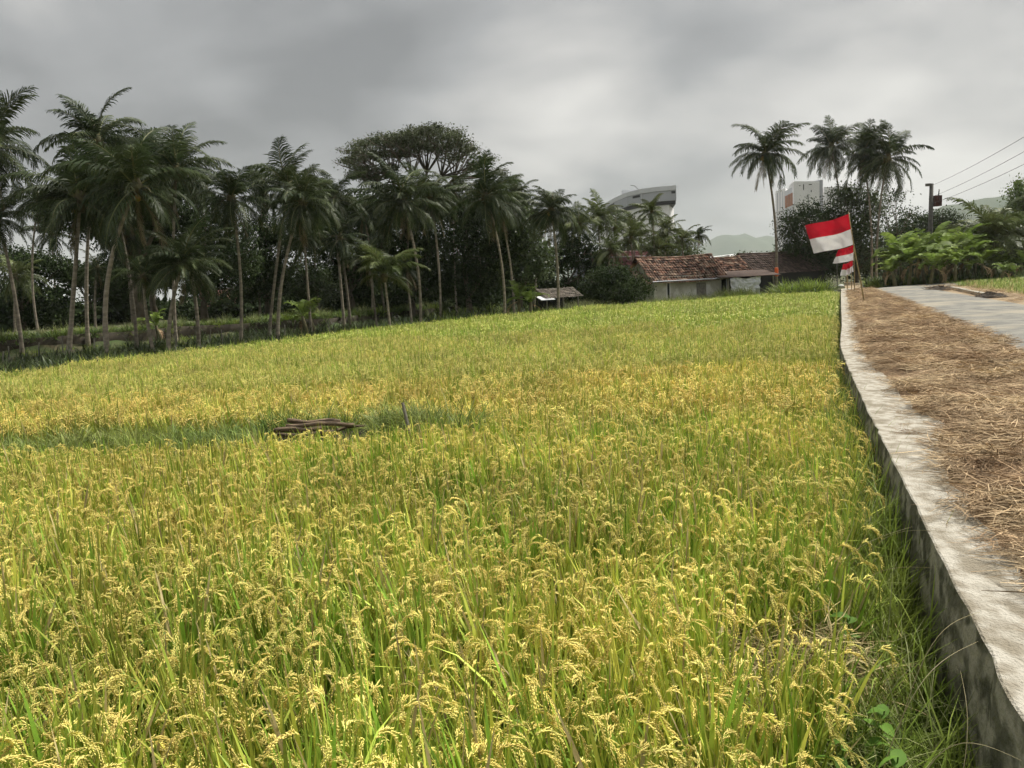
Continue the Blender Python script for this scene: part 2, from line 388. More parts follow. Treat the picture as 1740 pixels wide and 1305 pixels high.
def rice_set(name, lod, mats, step, n, nhill, npatch, ripe, htf=1.0, seed=0, tilt=.10, smin=.88, smax=1.10):
    """a collection: nhill single hills, then npatch square patches of n x n hills"""
    hills = [rice_hill(seed + i, lod, ripe, htf) for i in range(nhill)]; rs = np.random.RandomState(seed)
    def placed(h, x, y):
        v, f, m_, t, r_ = h; c, s_ = rs.normal(0, tilt), rs.normal(0, tilt); a = rs.uniform(0, 6.283); sc = rs.uniform(smin, smax)
        ca, sa = math.cos(a), math.sin(a); v2 = v*sc; xx = v2[:, 0]*ca - v2[:, 1]*sa; yy = v2[:, 0]*sa + v2[:, 1]*ca
        return np.stack([xx + c*v2[:, 2] + x, yy + s_*v2[:, 2] + y, v2[:, 2]*(1 - .5*(c*c + s_*s_))], 1), f, m_, np.clip(t + rs.normal(0, .10), 0, 1), np.clip(r_ + rs.normal(0, .08), 0, 1)
    ms = [tri_mesh('hill', [h], mats) for h in hills]
    for k in range(npatch):
        ms.append(tri_mesh('patch', [placed(hills[rs.randint(nhill)], (i - (n-1)/2)*step + rs.normal(0, step*.2), (j - (n-1)/2)*step + rs.normal(0, step*.2)) for i in range(n) for j in range(n)], mats))
    return proto_collection(name, ms), step, n, nhill, npatch
def sow(name, rset, x0, x1, y0, y1, keep, label, z=-.82, smin=.98, smax=1.12):
    coll, step, n, nh, npch = rset; P_, R_, S_, I_ = [], [], [], []; ts = step*n
    y = y0 + ts/2
    while y < y1 + ts:
        x = x0 + ts/2
        while x < x1 + ts:
            cells = [(x + (i - (n-1)/2)*step, y + (j - (n-1)/2)*step) for i in range(n) for j in range(n)]
            ok = [keep(*c) for c in cells]
            if all(ok):
                s_ = rng.uniform(smin, smax)*(1 + .05*fbm(x, y, .3)); P_.append((x, y, z)); R_.append((0, 0, rng.randrange(4)*PI/2)); S_.append((1.02, 1.02, s_)); I_.append(nh + rng.randrange(npch))
            elif any(ok):
                for c, k in zip(cells, ok):
                    if k:
                        s_ = rng.uniform(.88, 1.1); P_.append((c[0] + rng.gauss(0, step*.2), c[1] + rng.gauss(0, step*.2), z)); R_.append((rng.gauss(0, .1), rng.gauss(0, .1), rng.uniform(0, 6.28))); S_.append((s_,)*3); I_.append(rng.randrange(nh))
            x += ts
        y += ts
    return scatter(name, P_, R_, S_, I_, coll, label, 'rice')

def tuft(seed, nblades, ln, wd, spread, mats, seg=4, bendr=(20, 90), rad=.06):
    rg = random.Random(seed); b = MB()
    for k in range(nblades):
        az = rg.uniform(0, 2*PI); rr = rg.uniform(0, rad)
        p = Vector((math.cos(az)*rr, math.sin(az)*rr, 0)); az2 = az + rg.gauss(0, .6)
        path = arc_path(p, az2, R(90 - rg.uniform(0, spread)), R(rg.uniform(*bendr)), ln*rg.uniform(.55, 1.1), seg, 1.5)
        w0 = wd*rg.uniform(.6, 1.2); ws = [w0*(1 - (i/seg)**2) for i in range(seg+1)]; ws[-1] = 0
        tw = az2 + PI/2 + rg.uniform(-.5, .5); b.tc = rg.random()
        b.ribbon(path, ws, Vector((math.cos(tw), math.sin(tw), 0)), 0)
    return b.mesh('tuft', mats)

def straw_tuft(seed, n, rad, ln, lift, mats):
    rg = random.Random(seed); b = MB()
    for k in range(n):
        a = rg.uniform(0, 2*PI); rr = rad*math.sqrt(rg.random()); p = Vector((math.cos(a)*rr, math.sin(a)*rr, rg.uniform(0, lift)))
        d = rg.uniform(0, 2*PI); l_ = ln*rg.uniform(.4, 1.2); z0 = rg.gauss(0, .12); cu = rg.gauss(0, .5)
        pts = []
        for i in range(4):
            pts.append(p.copy()); p = p + Vector((math.cos(d), math.sin(d), z0 - .12*i*rg.random()))*(l_/3); d += cu*.5; p.z = max(p.z, .002)
        b.tc = rg.random()
        sdv = Vector((-math.sin(d), math.cos(d), rg.uniform(-.8, .8))).normalized()
        b.ribbon(pts, [.0045, .0055, .005, .002], sdv, 0)
    return b.mesh('straw_tuft', mats)

# ------------------------------------------------------------------ ground plan
WALL_PX = [(1740, 1240), (1640, 1030), (1560, 870), (1490, 730), (1447, 640), (1432, 602), (1427, 585), (1431, 552), (1429, 522), (1429, 492)]
WL = [G(x, y, 0.0) for x, y in WALL_PX]
d0 = (WL[0] - WL[3]).normalized()
WL = [WL[0] + d0*14, WL[0] + d0*5, WL[0] + d0*2] + WL
d1 = (WL[-1] - WL[-3]).normalized()
def poly_x(pl, y):
    for a, b in zip(pl, pl[1:]):
        if (a.y - y)*(b.y - y) <= 0 and a.y != b.y: return a.x + (b.x - a.x)*(y - a.y)/(b.y - a.y)
    a, b = (pl[0], pl[1]) if y < pl[0].y else (pl[-2], pl[-1])
    return a.x + (b.x - a.x)*(y - a.y)/(b.y - a.y)
def chaikin(pl, n=3):
    for _ in range(n):
        q = [pl[0]]
        for a, b in zip(pl, pl[1:]): q += [a.lerp(b, .25), a.lerp(b, .75)]
        pl = q + [pl[-1]]
    return pl
WLS = chaikin(WL)
def wall_x(y): return poly_x(WLS, y)
WALL_W = .90
EDGE = [Vector((-30, -10, 0)), Vector((-21, 6, 0)), Vector((-16, 14.5, 0))] + [G(x, y, 0) for x, y in ((0, 630), (200, 605), (400, 580), (620, 554), (860, 530), (1100, 511), (1300, 498), (1425, 491))]
def edge_y(x):
    for a, b in zip(EDGE, EDGE[1:]):
        if a.x <= x <= b.x: return a.y + (b.y - a.y)*(x - a.x)/(b.x - a.x)
    return -10 if x < EDGE[0].x else EDGE[-1].y
def fbm(x, y, s=1.0, o=3):
    return mnoise.fractal(Vector((x*s, y*s, 1.7)), 1.0, 2.0, o)
def gh(x, y):                                   # height of the open ground
    e_ = edge_y(x); d = y - e_
    base = -.88 if d < 0 else -.88 + .26*min(1, d/1.2)
    if d > 0: base += .10*fbm(x, y, .22) + .03*fbm(x, y, .9)
    # low planted terrace behind the first palms on the left
    t0 = TB(x)
    if t0 is not None and y > t0: base += min(1, (y - t0)/.35)*.62
    return base
TBP = [Vector((-34, 30, 0)), G(0, 603, -.6), G(120, 592, -.6), G(320, 575, -.6), G(560, 560, -.6), Vector((-2, 60, 0))]
def TB(x):
    for a, b in zip(TBP, TBP[1:]):
        if a.x <= x <= b.x: return a.y + (b.y - a.y)*(x - a.x)/(b.x - a.x)
    return None

def grid_sheet(name, xs, ys, hf, m, keep=None, kind='structure'):
    b = MB(); ids = {}
    for j, y in enumerate(ys):
        for i, x in enumerate(xs):
            ids[i, j] = b.vert((x, y, hf(x, y)))
    for j in range(len(ys)-1):
        for i in range(len(xs)-1):
            if keep is None or keep((xs[i]+xs[i+1])/2, (ys[j]+ys[j+1])/2):
                b.face((ids[i, j], ids[i+1, j], ids[i+1, j+1], ids[i, j+1]))
    o = b.build(name, m, smooth=True); o['kind'] = kind; return o
def fr(a, b, st):
    n = int(round((b-a)/st)); return [a + (b-a)*i/n for i in range(n+1)]
gx = [-5000, -1200, -300, -110] + fr(-70, 24, .7) + [40, 80, 160, 600, 1500, 5000]
gy = [-3000, -300, -60] + fr(-14, 80, .7) + [90, 110, 160, 400, 1200, 5000]
def ghh(x, y):
    if abs(x) > 100 or y > 100 or y < -20: return -.95
    return gh(x, y)
grid_sheet('ground', gx, gy, ghh, MGROUND)
# paddy soil as its own sheet inside the field
def in_field(x, y): return y < edge_y(x) - .3 and x < wall_x(y) + .3
grid_sheet('paddy_soil', fr(-30, 23, .8), fr(-8, 53, .8), lambda x, y: -.82 + .015*fbm(x, y, 1.5), MSOIL, in_field)

# bank that carries the road: from under the wall to far right
bk = MB(); prev = None
for p in WL + [WL[-1] + d1*6, WL[-1] + d1*25]:
    a = bk.vert((p.x + .3, p.y, -.05)); c_ = bk.vert((p.x + 160, p.y, -.05))
    if prev: bk.face((prev[0], prev[1], c_, a))
    prev = (a, c_)
o = bk.build('road_bank', MDIRT); o['kind'] = 'structure'

# the road
RLp = [G(x, y, 0.0) for x, y in ((1740, 612), (1640, 561), (1540, 518), (1500, 501), (1476, 491))]
RRp = [G(x, y, 0.0) for x, y in ((1740, 518), (1650, 503), (1600, 494), (1566, 488.5))]
dl = (RLp[0] - RLp[2]).normalized(); RLp = [RLp[0] + dl*30, RLp[0] + dl*8] + RLp
dr = (RRp[0] - RRp[2]).normalized(); RRp = [RRp[0] + dr*45, RRp[0] + dr*14] + RRp
RLp.append(RLp[-1] + Vector((5.5, 4.5, 0))); RLp.append(RLp[-1] + Vector((14, 3, 0)))
RRp.append(RRp[-1] + Vector((4.5, 1.5, 0))); RRp.append(RRp[-1] + Vector((12, 1.2, 0)))
def resample(pl, n):
    ds = [0]
    for a, b in zip(pl, pl[1:]): ds.append(ds[-1] + (b-a).length)
    out = []
    for i in range(n):
        t = ds[-1]*i/(n-1)
        for k in range(len(pl)-1):
            if t <= ds[k+1] + 1e-6:
                out.append(pl[k].lerp(pl[k+1], (t - ds[k])/max(1e-6, ds[k+1]-ds[k]))); break
    return out
rb = MB(); prev = None
A_, B_ = resample(RLp, 60), resample(RRp, 60)
for i, (a, b) in enumerate(zip(A_, B_)):
    row = []
    for k in range(7):
        p = a.lerp(b, k/6); wob = .12*fbm(p.x, p.y, .8) if k in (0, 6) else 0
        row.append(rb.vert((p.x + wob, p.y + wob, .004 + .05*math.sin(PI*k/6))))
    if prev:
        for k in range(6): rb.face((prev[k], prev[k+1], row[k+1], row[k]))
    prev = row
o = rb.build('road', MASPH, smooth=True); o['kind'] = 'structure'
def road_left(y): return poly_x(RLp[:7], y)
def road_right(y): return poly_x(RRp[:6], y)

# straw-covered verge between wall and road
SE = [(-20, .85), (2.9, .85), (3.3, .36), (4.4, .27), (5.8, .32), (7.4, .55), (9, .45), (14, .36), (60, .34)]
def straw_edge(y):
    for (a, b), (c, d) in zip(SE, SE[1:]):
        if a <= y <= c: return b + (d-b)*(y-a)/(c-a) + .09*fbm(3, y, 1.7)
    return .4
def verge_h(x, y):
    wx = wall_x(y) + straw_edge(y); rx = road_left(y); t = (x - wx + .05)/max(.3, rx - wx + .3)
    env = max(0, math.sin(PI*min(1, max(0, t))))**.6
    return (.008 if t > .01 else -.03) + env*(.05 + .12*max(0, fbm(x, y, 1.3)) + .09*max(0, fbm(x+9, y, 3.1))) + .008*fbm(x, y, 9)
vb = MB(); prev = None
ys = fr(-6, 12, .12) + fr(12.3, 47, .3)
for y in ys:
    row = []
    x0 = wall_x(y) + straw_edge(y) - .05; x1 = road_left(y) + .22 + .22*fbm(7, y, .9)
    for k in range(19):
        x = x0 + (x1-x0)*k/18; row.append(vb.vert((x, y, verge_h(x, y))))
    if prev:
        for k in range(18): vb.face((prev[k], prev[k+1], row[k+1], row[k]))
    prev = row
o = vb.build('verge', MSTRAWB, smooth=True); o['kind'] = 'structure'

# retaining wall
root = empty('retaining_wall', WL[3].copy(), 'long pale concrete retaining wall between the rice and the straw verge', 'wall')
wf = MB(); wt = MB(); pf = pt = None
for p in resample(WLS + [WLS[-1] + d1*1.5], 420):
    n_ = fbm(p.x*1.0, p.y, 1.1); n2_ = fbm(p.x, p.y, 6)
    ch_ = max(0, fbm(p.x + 40, p.y, 4.5) - .32); off = .008*n_ + .006*n2_ + .05*ch_; q = p - root.location
    x = q.x + off; zt = .012*fbm(p.x, p.y, 2.2) + .012
    rowf = [wf.vert((x - .09 + .03*n_, q.y, -.95)), wf.vert((x - .05 + .02*n2_, q.y, -.5)), wf.vert((x - .012, q.y, -.09 + .02*n2_)), wf.vert((x + .002, q.y, zt - .006))]
    rowt = [wt.vert((x - .002, q.y, zt - .008)), wt.vert((x + .008, q.y, zt)), wt.vert((x + .22, q.y, zt + .006*n2_)), wt.vert((x + .48, q.y, zt - .004)), wt.vert((x + WALL_W, q.y, zt + .004)), wt.vert((x + WALL_W + .02, q.y, -.06))]
    if pf:
        for k in range(3): wf.face((pf[k+1], pf[k], rowf[k], rowf[k+1]))
        for k in range(5): wt.face((pt[k+1], pt[k], rowt[k], rowt[k+1]))
    pf, pt = rowf, rowt
wf.build('wall_face', MCONCF, root, True); wt.build('coping', MCONC, root, False)

# right-hand shoulder: pale kerb and burnt heaps
kb = MB(); ka, kc = G(1612, 489.5, .0), G(1668, 502, .0)
dk = (kc - ka); sk = Vector((-dk.y, dk.x, 0)).normalized()*.22
for i in range(4):
    a = ka.lerp(kc, i/4 + .004); kb.box(a + Vector((0, 0, -.04)), dk*(.245), sk, Vector((0, 0, .13 + .01*(i % 2))))
tag(kb.build('kerb', MCONC), 'low pale kerb along the green field across the road', 'kerb')
def heap(name, c, rx, ry, h, m, label, cat, seed):
    b = MB(); rg = random.Random(seed); n = 22; prev = None
    for j in range(7):
        r_ = j/6; row = []
        for k in range(n):
            a = 2*PI*k/n; rr = r_*(1 + .25*mnoise.noise(Vector((math.cos(a)*1.5, math.sin(a)*1.5, seed))))
            row.append(b.vert((rx*rr*math.cos(a), ry*rr*math.sin(a), h*(1-r_**1.5)*(1 + .5*rg.uniform(-1, 1)) - .03*(r_ > .9))))
        if prev:
            for k in range(n): b.face((prev[k], row[k], row[(k+1) % n], prev[(k+1) % n]))
        prev = row
    for k in range(60):
        a = rg.uniform(0, 2*PI); rr = math.sqrt(rg.random()); p = Vector((rx*rr*math.cos(a), ry*rr*math.sin(a), h*(1-rr)))
        d = Vector((rg.uniform(-1, 1), rg.uniform(-1, 1), rg.uniform(-.1, .6))).normalized()*rg.uniform(.15, .4)
        b.ribbon([p, p + d], [.02, .01], d.orthogonal().normalized())
    return tag(b.build(name, m, loc=c), label, cat)
heap('burnt_straw_heap', G(1596, 492, 0), .9, .5, .16, MASH, 'small black heap of burnt straw at the far end of the pale kerb', 'straw heap', 3)
heap('burnt_straw_heap', G(1682, 504, 0), .75, .45, .15, MASH, 'small black heap of burnt straw at the near end of the pale kerb', 'straw heap', 5)

# ------------------------------------------------------------------ rice
rng = random.Random(11)
def bund_end(x, y):
    r_ = x/max(y, 1)
    if r_ < -.34: return 11.2 + .35*fbm(x, 1, .8)
    if r_ < -.30: return 11.2 - (r_+.34)/.04*.6
    if r_ < -.17: return 10.45
    if r_ < -.055: return 10.2
    return 9.45
def wall_gap(y): return .80 if y < 2.2 else max(.26, .80 - (y-2.2)*.12)
DEAD = G(1335, 1085, -.32)
def inview(x, y, m=1.6): return abs(x) < .74*y + m
near = rice_set('rice_near', 0, RM_NEAR, .20, 5, 8, 5, .46, seed=100, tilt=.09)
mid = rice_set('rice_mid', 1, RM_MID, .20, 5, 6, 6, .50, seed=200)
far1 = rice_set('rice_far_a', 1, RM_FAR, .215, 5, 6, 5, .40, seed=300)
far2 = rice_set('rice_far_b', 2, RM_FAR2, .24, 8, 6, 6, .38, seed=400)
grn = rice_set('rice_green', 2, RM_GREEN, .33, 6, 6, 4, .3, .8, seed=500)
def k_near(x, y): return inview(x, y) and y < 9.1 + .12*fbm(x, y, .8) and x < wall_x(y) - wall_gap(y) + .08*fbm(x, y, 2) and (Vector((x, y, 0)) - Vector((DEAD.x, DEAD.y, 0))).length > .30
def k_mid(x, y): return inview(x, y) and bund_end(x, y) + .15*fbm(x, y, .9) < y < 14.2 and x < wall_x(y) - .30
def k_far(x, y, lo, hi): return inview(x, y, 3) and lo < y < hi and y < edge_y(x) - .45 + .25*fbm(x, y, .5) and x < wall_x(y) - .30
sow('rice_paddy', near, -9, 6, .8, 9.2, k_near, 'nearest paddy of ripe yellow-green rice with drooping panicles')
sow('rice_paddy', mid, -13, 8, 9.3, 14.4, k_mid, 'golden rice paddy beyond the grassy bund and the logs')
sow('rice_paddy', far1, -24, 14, 14.5, 30, lambda x, y: k_far(x, y, 14.5, 26 + 3*fbm(x, y, .3)), 'yellow-green rice paddy where the retaining wall bends')
sow('rice_paddy', far2, -27, 24, 21.5, 53, lambda x, y: k_far(x, y, 26 + 3*fbm(x, y, .3), 53), 'farthest rice paddy reaching to the palms and the tiled house')
def k_right(x, y):
    return y < 58 and x > road_right(y) + 2.3 and abs(x) < .8*y and (x - road_right(y)) < 26 and y > 20
sow('rice_paddy', grn, 18, 52, 22, 57, k_right, 'short green paddy across the road below the banana plants', z=-.48)

# ------------------------------------------------------------------ bund, logs, weeds
def bund_h(x, y):
    c_ = 9.1 + .25*max(0, min(1, (-x-.3)/2)); hw = .28 if x > -.4 else min(1.35, .35 + (-x-.4)*.5)
    t = (y - c_ - hw*.8)/(hw + .25)
    return -.93 + .50*max(0, 1 - t*t) + .04*fbm(x, y, 2) + (.16 if -3.4 < x < -1.0 else 0)*max(0, 1 - t*t)
grid_sheet('bund', fr(-12, 5, .2), fr(8.6, 12.6, .14), bund_h, MSOIL)
tg = proto_collection('bund_grass', [tuft(20+i, 26, .44, .014, 45, MGRASSB, 5, (30, 130), .10) for i in range(3)] + [tuft(23+i, 24, .40, .010, 45, MGRASS, 5, (30, 130), .10) for i in range(2)] + [tuft(26, 18, .46, .009, 40, MGRASSD, 5, (30, 120), .10)])
P_, R_, S_, I_ = [], [], [], []
for k in range(1700):
    x = rng.uniform(-11, 4.2); y = rng.uniform(8.75, 12.2)
    if not inview(x, y, 1): continue
    lim = bund_end(x, y)
    if y > lim + .1: continue
    if -3.15 < x < -1.85 and y < 10.15: 
        if rng.random() < (.8 if y > 9.35 else .45): continue
    s = rng.uniform(.7, 1.35)*(.62 if x > -.4 else 1.0)*(1.0 + .25*fbm(x, y, 1.0))
    if -1.35 < x < -.5: s *= 1.6
    P_.append((x, y, bund_h(x, y) - .02)); R_.append((rng.gauss(0, .15), rng.gauss(0, .15), rng.uniform(0, 6.28))); S_.append((s, s, s)); I_.append(rng.randrange(6))
for k in range(420):
    x = rng.uniform(-2.0, -.3); y = rng.uniform(8.95, 10.25); s = rng.uniform(.7, 1.25)
    if x < -1.8 and y > 9.3: continue
    P_.append((x, y, bund_h(x, y) - .02)); R_.append((rng.gauss(0, .2), rng.gauss(0, .2), rng.uniform(0, 6.28))); S_.append((s, s, s)); I_.append(rng.randrange(6))
for k in range(60):
    x = rng.uniform(-3.2, -1.8); y = rng.uniform(8.95, 9.35); s = rng.uniform(.5, .85)
    P_.append((x, y, bund_h(x, y) - .02)); R_.append((rng.gauss(0, .2), rng.gauss(0, .2), rng.uniform(0, 6.28))); S_.append((s, s, s)); I_.append(rng.randrange(6))
scatter('bund_grass', P_, R_, S_, I_, tg, 'blue-green grass band growing on the bund beside the logs', 'grass')
# log pile: each log its own thing
def log_obj(p0, p1, r_, label, seed):
    b = MB(); rg = random.Random(seed); d = p1 - p0; n = 9
    path = [d*(i/(n-1)) + Vector((0, .012*math.sin(i*1.1+seed), .014*math.sin(i*.9+seed*2))) for i in range(n)]
    b.tube(path, [r_*(1 + .10*rg.uniform(-1, 1)) for _ in range(n)], 9)
    tag(b.build('log', MWOOD, smooth=True, loc=p0), label, 'log', 'logs piled on the bund')
Yl = 9.75
log_obj(W(488, 716, Yl), W(578, 717, Yl+.05), .033, 'brown log on top of the pile on the bund', 1)
log_obj(W(486, 723, Yl-.1), W(602, 720, Yl-.02), .028, 'long pale log just under the top of the pile', 2)
log_obj(W(464, 732, Yl-.16), W(548, 728, Yl-.10), .034, 'dark log low in the pile with its end sticking out at the side', 3)
log_obj(W(472, 741, Yl-.2), W(570, 736, Yl-.2), .034, 'dark bottom log of the pile sunk in the grass', 4)
log_obj(W(560, 732, Yl), W(622, 722, Yl+.15), .02, 'thin log slanting back from the pile', 5)
b = MB(); p0, p1 = W(702, 775, 9.2), W(684, 684, 9.3)
b.tube([Vector((0, 0, 0)), (p1-p0)*.5 + Vector((.01, 0, 0)), p1-p0], [.03, .028, .02], 6)
tag(b.build('stake', MWOODG, loc=p0), 'leaning grey wooden stake in the bund between logs and grass clump', 'stake')

# weeds along the foot of the wall
wg = proto_collection('wall_weeds', [tuft(50+i, 30, .62, .011, 30, MGRASS, 5, (20, 110), .09) for i in range(6)] + [tuft(60+i, 22, .66, .008, 35, MGRASSD, 5, (30, 130), .08) for i in range(2)])
P_, R_, S_, I_ = [], [], [], []
for k in range(1700):
    y = 1.0 + 14*(rng.random()**1.3); gp = wall_gap(y)
    x = wall_x(y) - .06 - rng.random()**1.25*(gp + .12)
    dd = (Vector((x, y, 0)) - Vector((DEAD.x, DEAD.y, 0))).length
    if dd < .38 or (Vector((x - 1.28, y - 2.55, 0))).length < .24: continue
    s = rng.uniform(.7, 1.35)*(1.0 if y > 2 else .9)*(1 + .25*min(1, max(0, y - 3)/2))
    P_.append((x, y, -.87)); R_.append((rng.gauss(0, .15), rng.gauss(0, .15), rng.uniform(0, 6.28))); S_.append((s, s, s)); I_.append(rng.randrange(6) if rng.random() < .8 else 6 + rng.randrange(2))
for k in range(700):
    y = 15 + 36*rng.random(); x = wall_x(y) - .06 - rng.random()*.3
    s = rng.uniform(.9, 1.4); P_.append((x, y, -.87)); R_.append((rng.gauss(0, .1), rng.gauss(0, .1), rng.uniform(0, 6.28))); S_.append((s, s, s)); I_.append(rng.randrange(6))
scatter('wall_weeds', P_, R_, S_, I_, wg, 'green grassy weeds along the foot of the retaining wall', 'weeds')
# flattened dead rice
MDEADR = mat('dead_rice', (.30, .24, .11), (.46, .38, .18), 7, .85, tint=.5)
ds = proto_collection('dead_straw', [straw_tuft(70+i, 80, .16, .24, .16, MDEADR) for i in range(4)])
P_, R_, S_, I_ = [], [], [], []
for k in range(46):
    a = rng.uniform(0, 6.28); r_ = .46*math.sqrt(rng.random())
    P_.append((DEAD.x + r_*math.cos(a), DEAD.y + r_*math.sin(a)*.8, -.74 + .42*rng.random()**.6*(1 - r_/.7))); R_.append((rng.gauss(0, .2), rng.gauss(0, .2), rng.uniform(0, 6.28))); S_.append((1.1,)*3); I_.append(k % 4)
scatter('flattened_rice', P_, R_, S_, I_, ds, 'tangle of flattened dead straw among the rice near the wall', 'dead straw')

def oval_leaf(ln, wd, m, bend=.5, seg=4, tip=True):
    b = MB(); prev = None
    for i in range(seg+1):
        s = i/seg; z = -bend*ln*s*s*.6; x = ln*s; w_ = wd*math.sin(PI*min(1, .08 + .92*s))**.8 * (1 if i < seg else .02)
        row = [b.vert((x, -w_, z + w_*.25)), b.vert((x, 0, z)), b.vert((x, w_, z + w_*.25))]
        if prev: b.face((prev[0], prev[1], row[1], row[0])); b.face((prev[1], prev[2], row[2], row[1]))
        prev = row
    return b.mesh('leaf', m, True)
wleaf = [oval_leaf(.10, .026, MWEED, .4), oval_leaf(.085, .024, MWEED, .7)]
def weed_plant(loc, h, nl, seed, label):
    rg = random.Random(seed); r_ = empty('weed_plant', loc, label, 'weed', 'broad-leaved weeds at the foot of the wall')
    b = MB(); path = [Vector((.03*math.sin(i*1.2), .02*math.cos(i), h*i/5)) for i in range(6)]
    b.tube(path, [.006, .006, .005, .004, .004, .003], 5); b.build('stem', MWEED, r_)
    for k in range(nl):
        s = .3 + .7*k/(nl-1); p = path[min(5, int(s*5))]
        o = link('leaf', wleaf[k % 2], r_, (p.x, p.y, h*s)); a = k*2.4 + rg.uniform(-.4, .4)
        o.rotation_euler = (rg.gauss(0, .2), rg.uniform(-.5, .25), a); sc = rg.uniform(.8, 1.35)*(1.15 - .3*s); o.scale = (sc,)*3
for k, (x_, y_, h_, lab_) in enumerate([(1.20, 2.40, .72, 'glossy broad-leaved weed nearest to the bottom edge of the picture'), (1.36, 2.62, .66, 'broad-leaved weed between the glossy weed and the wall'), (1.24, 2.80, .62, 'broad-leaved weed just behind the glossy one'), (1.52, 3.05, .58, 'broad-leaved weed close against the stained wall face'), (1.40, 3.35, .55, 'broad-leaved weed beside the flattened dead straw'), (1.75, 3.9, .6, 'farthest broad-leaved weed along the wall foot')]):
    weed_plant(Vector((x_, y_, -.87)), h_, 18, k+1, lab_)
# pale stalks leaning over the coping
for k, (pa_, pb_) in enumerate([((1440, 980, 3.9), (1585, 965, 3.6)), ((1400, 960, 4.2), (1550, 895, 4.1)), ((1470, 905, 4.6), (1640, 908, 4.0)), ((1560, 1100, 3.0), (1665, 1040, 3.1)), ((1530, 1180, 2.7), (1662, 1090, 2.85)), ((1570, 1250, 2.45), (1735, 1292, 2.35)), ((1655, 1290, 2.4), (1632, 1140, 2.6))]):
    a, c_ = W(*pa_), W(*pb_); b = MB(); m_ = (a + c_)/2 + Vector((0, 0, .06)); base = Vector((a.x - .1, a.y + .05, -.6))
    c1, c2 = base.lerp(a, 1.1), a.lerp(c_, .35) + Vector((0, 0, .05)); pts = []
    for i in range(15):
        t_ = i/14; pts.append(base*(1-t_)**3 + c1*(3*t_*(1-t_)**2) + c2*(3*t_*t_*(1-t_)) + c_*t_**3 - base)
    b.tube(pts, [.0022*(1 - .7*i/14) for i in range(15)], 4)
    tag(b.build('grass_stalk', MDRYST, loc=base), 'thin dry grass stalk reaching from the weeds across the wall', 'grass stalk', 'dry stalks over the wall')

# straw litter
sc_ = proto_collection('straw', [straw_tuft(80+i, 70, .20, .22, .07, MSTRAW) for i in range(6)])
P_, R_, S_, I_ = [], [], [], []
def put_straw(x, y, s):
    P_.append((x, y, max(verge_h(x, y), .0) + .004)); R_.append((rng.gauss(0, .12), rng.gauss(0, .12), rng.uniform(0, 6.28))); S_.append((s, s, s*rng.uniform(.6, 1.5))); I_.append(rng.randrange(6))
for k in range(4200):
    y = 1.0 + 45*(rng.random()**2.0); wx = wall_x(y) + straw_edge(y) + .06; rx = road_left(y)
    x = wx + (rx - wx + .05)*rng.random()
    if x > .82*y + 2: continue
    dens = .50 + 1.5*fbm(x, y, .9)
    if rng.random() > dens + .6: continue
    put_straw(x, y, rng.uniform(.6, 1.2))
for k in range(420):
    y = 1.6 + 30*(rng.random()**1.6); put_straw(wall_x(y) + rng.uniform(.15, .6)**.8, y, rng.uniform(.15, .5))
for k in range(150):
    y = 10 + 30*rng.random(); put_straw(road_left(y) + rng.uniform(0, .5), y, rng.uniform(.4, .8))
for k in range(130):
    y = 22 + 26*rng.random(); x = road_right(y) + .1 + 2.6*rng.random(); put_straw(x, y, rng.uniform(.7, 1.4))
scatter('straw_litter', P_, R_, S_, I_, sc_, 'brown dry rice straw strewn over the verge beside the road', 'straw')

# ------------------------------------------------------------------ palms
def frond_mesh(elev, seed, m, bend=None, nl=46, wide=.020):
    rg = random.Random(seed); b = MB(); n = 14
    bend = R(bend if bend is not None else 66 + .02*(elev) + rg.uniform(-14, 14))
    path = arc_path(Vector((0, 0, 0)), 0, R(elev), bend, 1.0, n, 1.35)
    sway = rg.uniform(-.12, .12)
    path = [p + Vector((0, sway*(i/n)**2, 0)) for i, p in enumerate(path)]
    b.tc = .6; b.tube(path, [.013*(1 - .88*i/n) + .0012 for i in range(n+1)], 3, 1, False)
    for sgn in (-1, 1):
        for k in range(nl):
            s = .14 + .86*(k + rg.uniform(-.3, .3))/nl; s = min(.995, max(.1, s)); q = s*n; i0 = min(n-1, int(q))
            p = path[i0].lerp(path[i0+1], q - i0); tg_ = (path[i0+1] - path[i0]).normalized()
            sd_ = tg_.cross(Vector((0, 0, 1)))
            if sd_.length < .05: sd_ = Vector((0, -1, 0))
            sd_.normalize(); up = sd_.cross(tg_)
            a = R(68 - 42*s) + rg.gauss(0, .08)
            l_ = .33*(1 - .62*s**2.2)*min(1, .45 + (s-.1)*3.2)*rg.uniform(.82, 1.12)
            if rg.random() < .05: l_ *= .5
            d = (tg_*math.cos(a) + sd_*sgn*math.sin(a) + up*(.12 + rg.gauss(0, .08))).normalized()
            dr_ = rg.uniform(.55, 1.2) if elev < 50 else rg.uniform(.25, .7)
            d2 = (d + Vector((0, 0, -dr_))).normalized(); d3 = (d2 + Vector((0, 0, -dr_*.8))).normalized()
            wv = tg_*wide*rg.uniform(.8, 1.2)
            b.tc = min(1, max(0, rg.gauss(.5, .25)))
            p1 = p + d*l_*.4; p2 = p1 + d2*l_*.35; p3 = p2 + d3*l_*.25
            i = [b.vert(p - wv*.35), b.vert(p + wv*.35), b.vert(p1 + wv*.5), b.vert(p1 - wv*.5), b.vert(p2 + wv*.36), b.vert(p2 - wv*.36), b.vert(p3)]
            b.face((i[0], i[1], i[2], i[3])); b.face((i[3], i[2], i[4], i[5])); b.face((i[5], i[4], i[6]))
    return b.mesh('frond', [m, MRACH])
ELEVS = (80, 64, 48, 32, 16, 0, -22, -48)
FR = {e_: [frond_mesh(e_, 900 + int(e_)*3 + k, MFROND) for k in range(3)] for e_ in ELEVS}
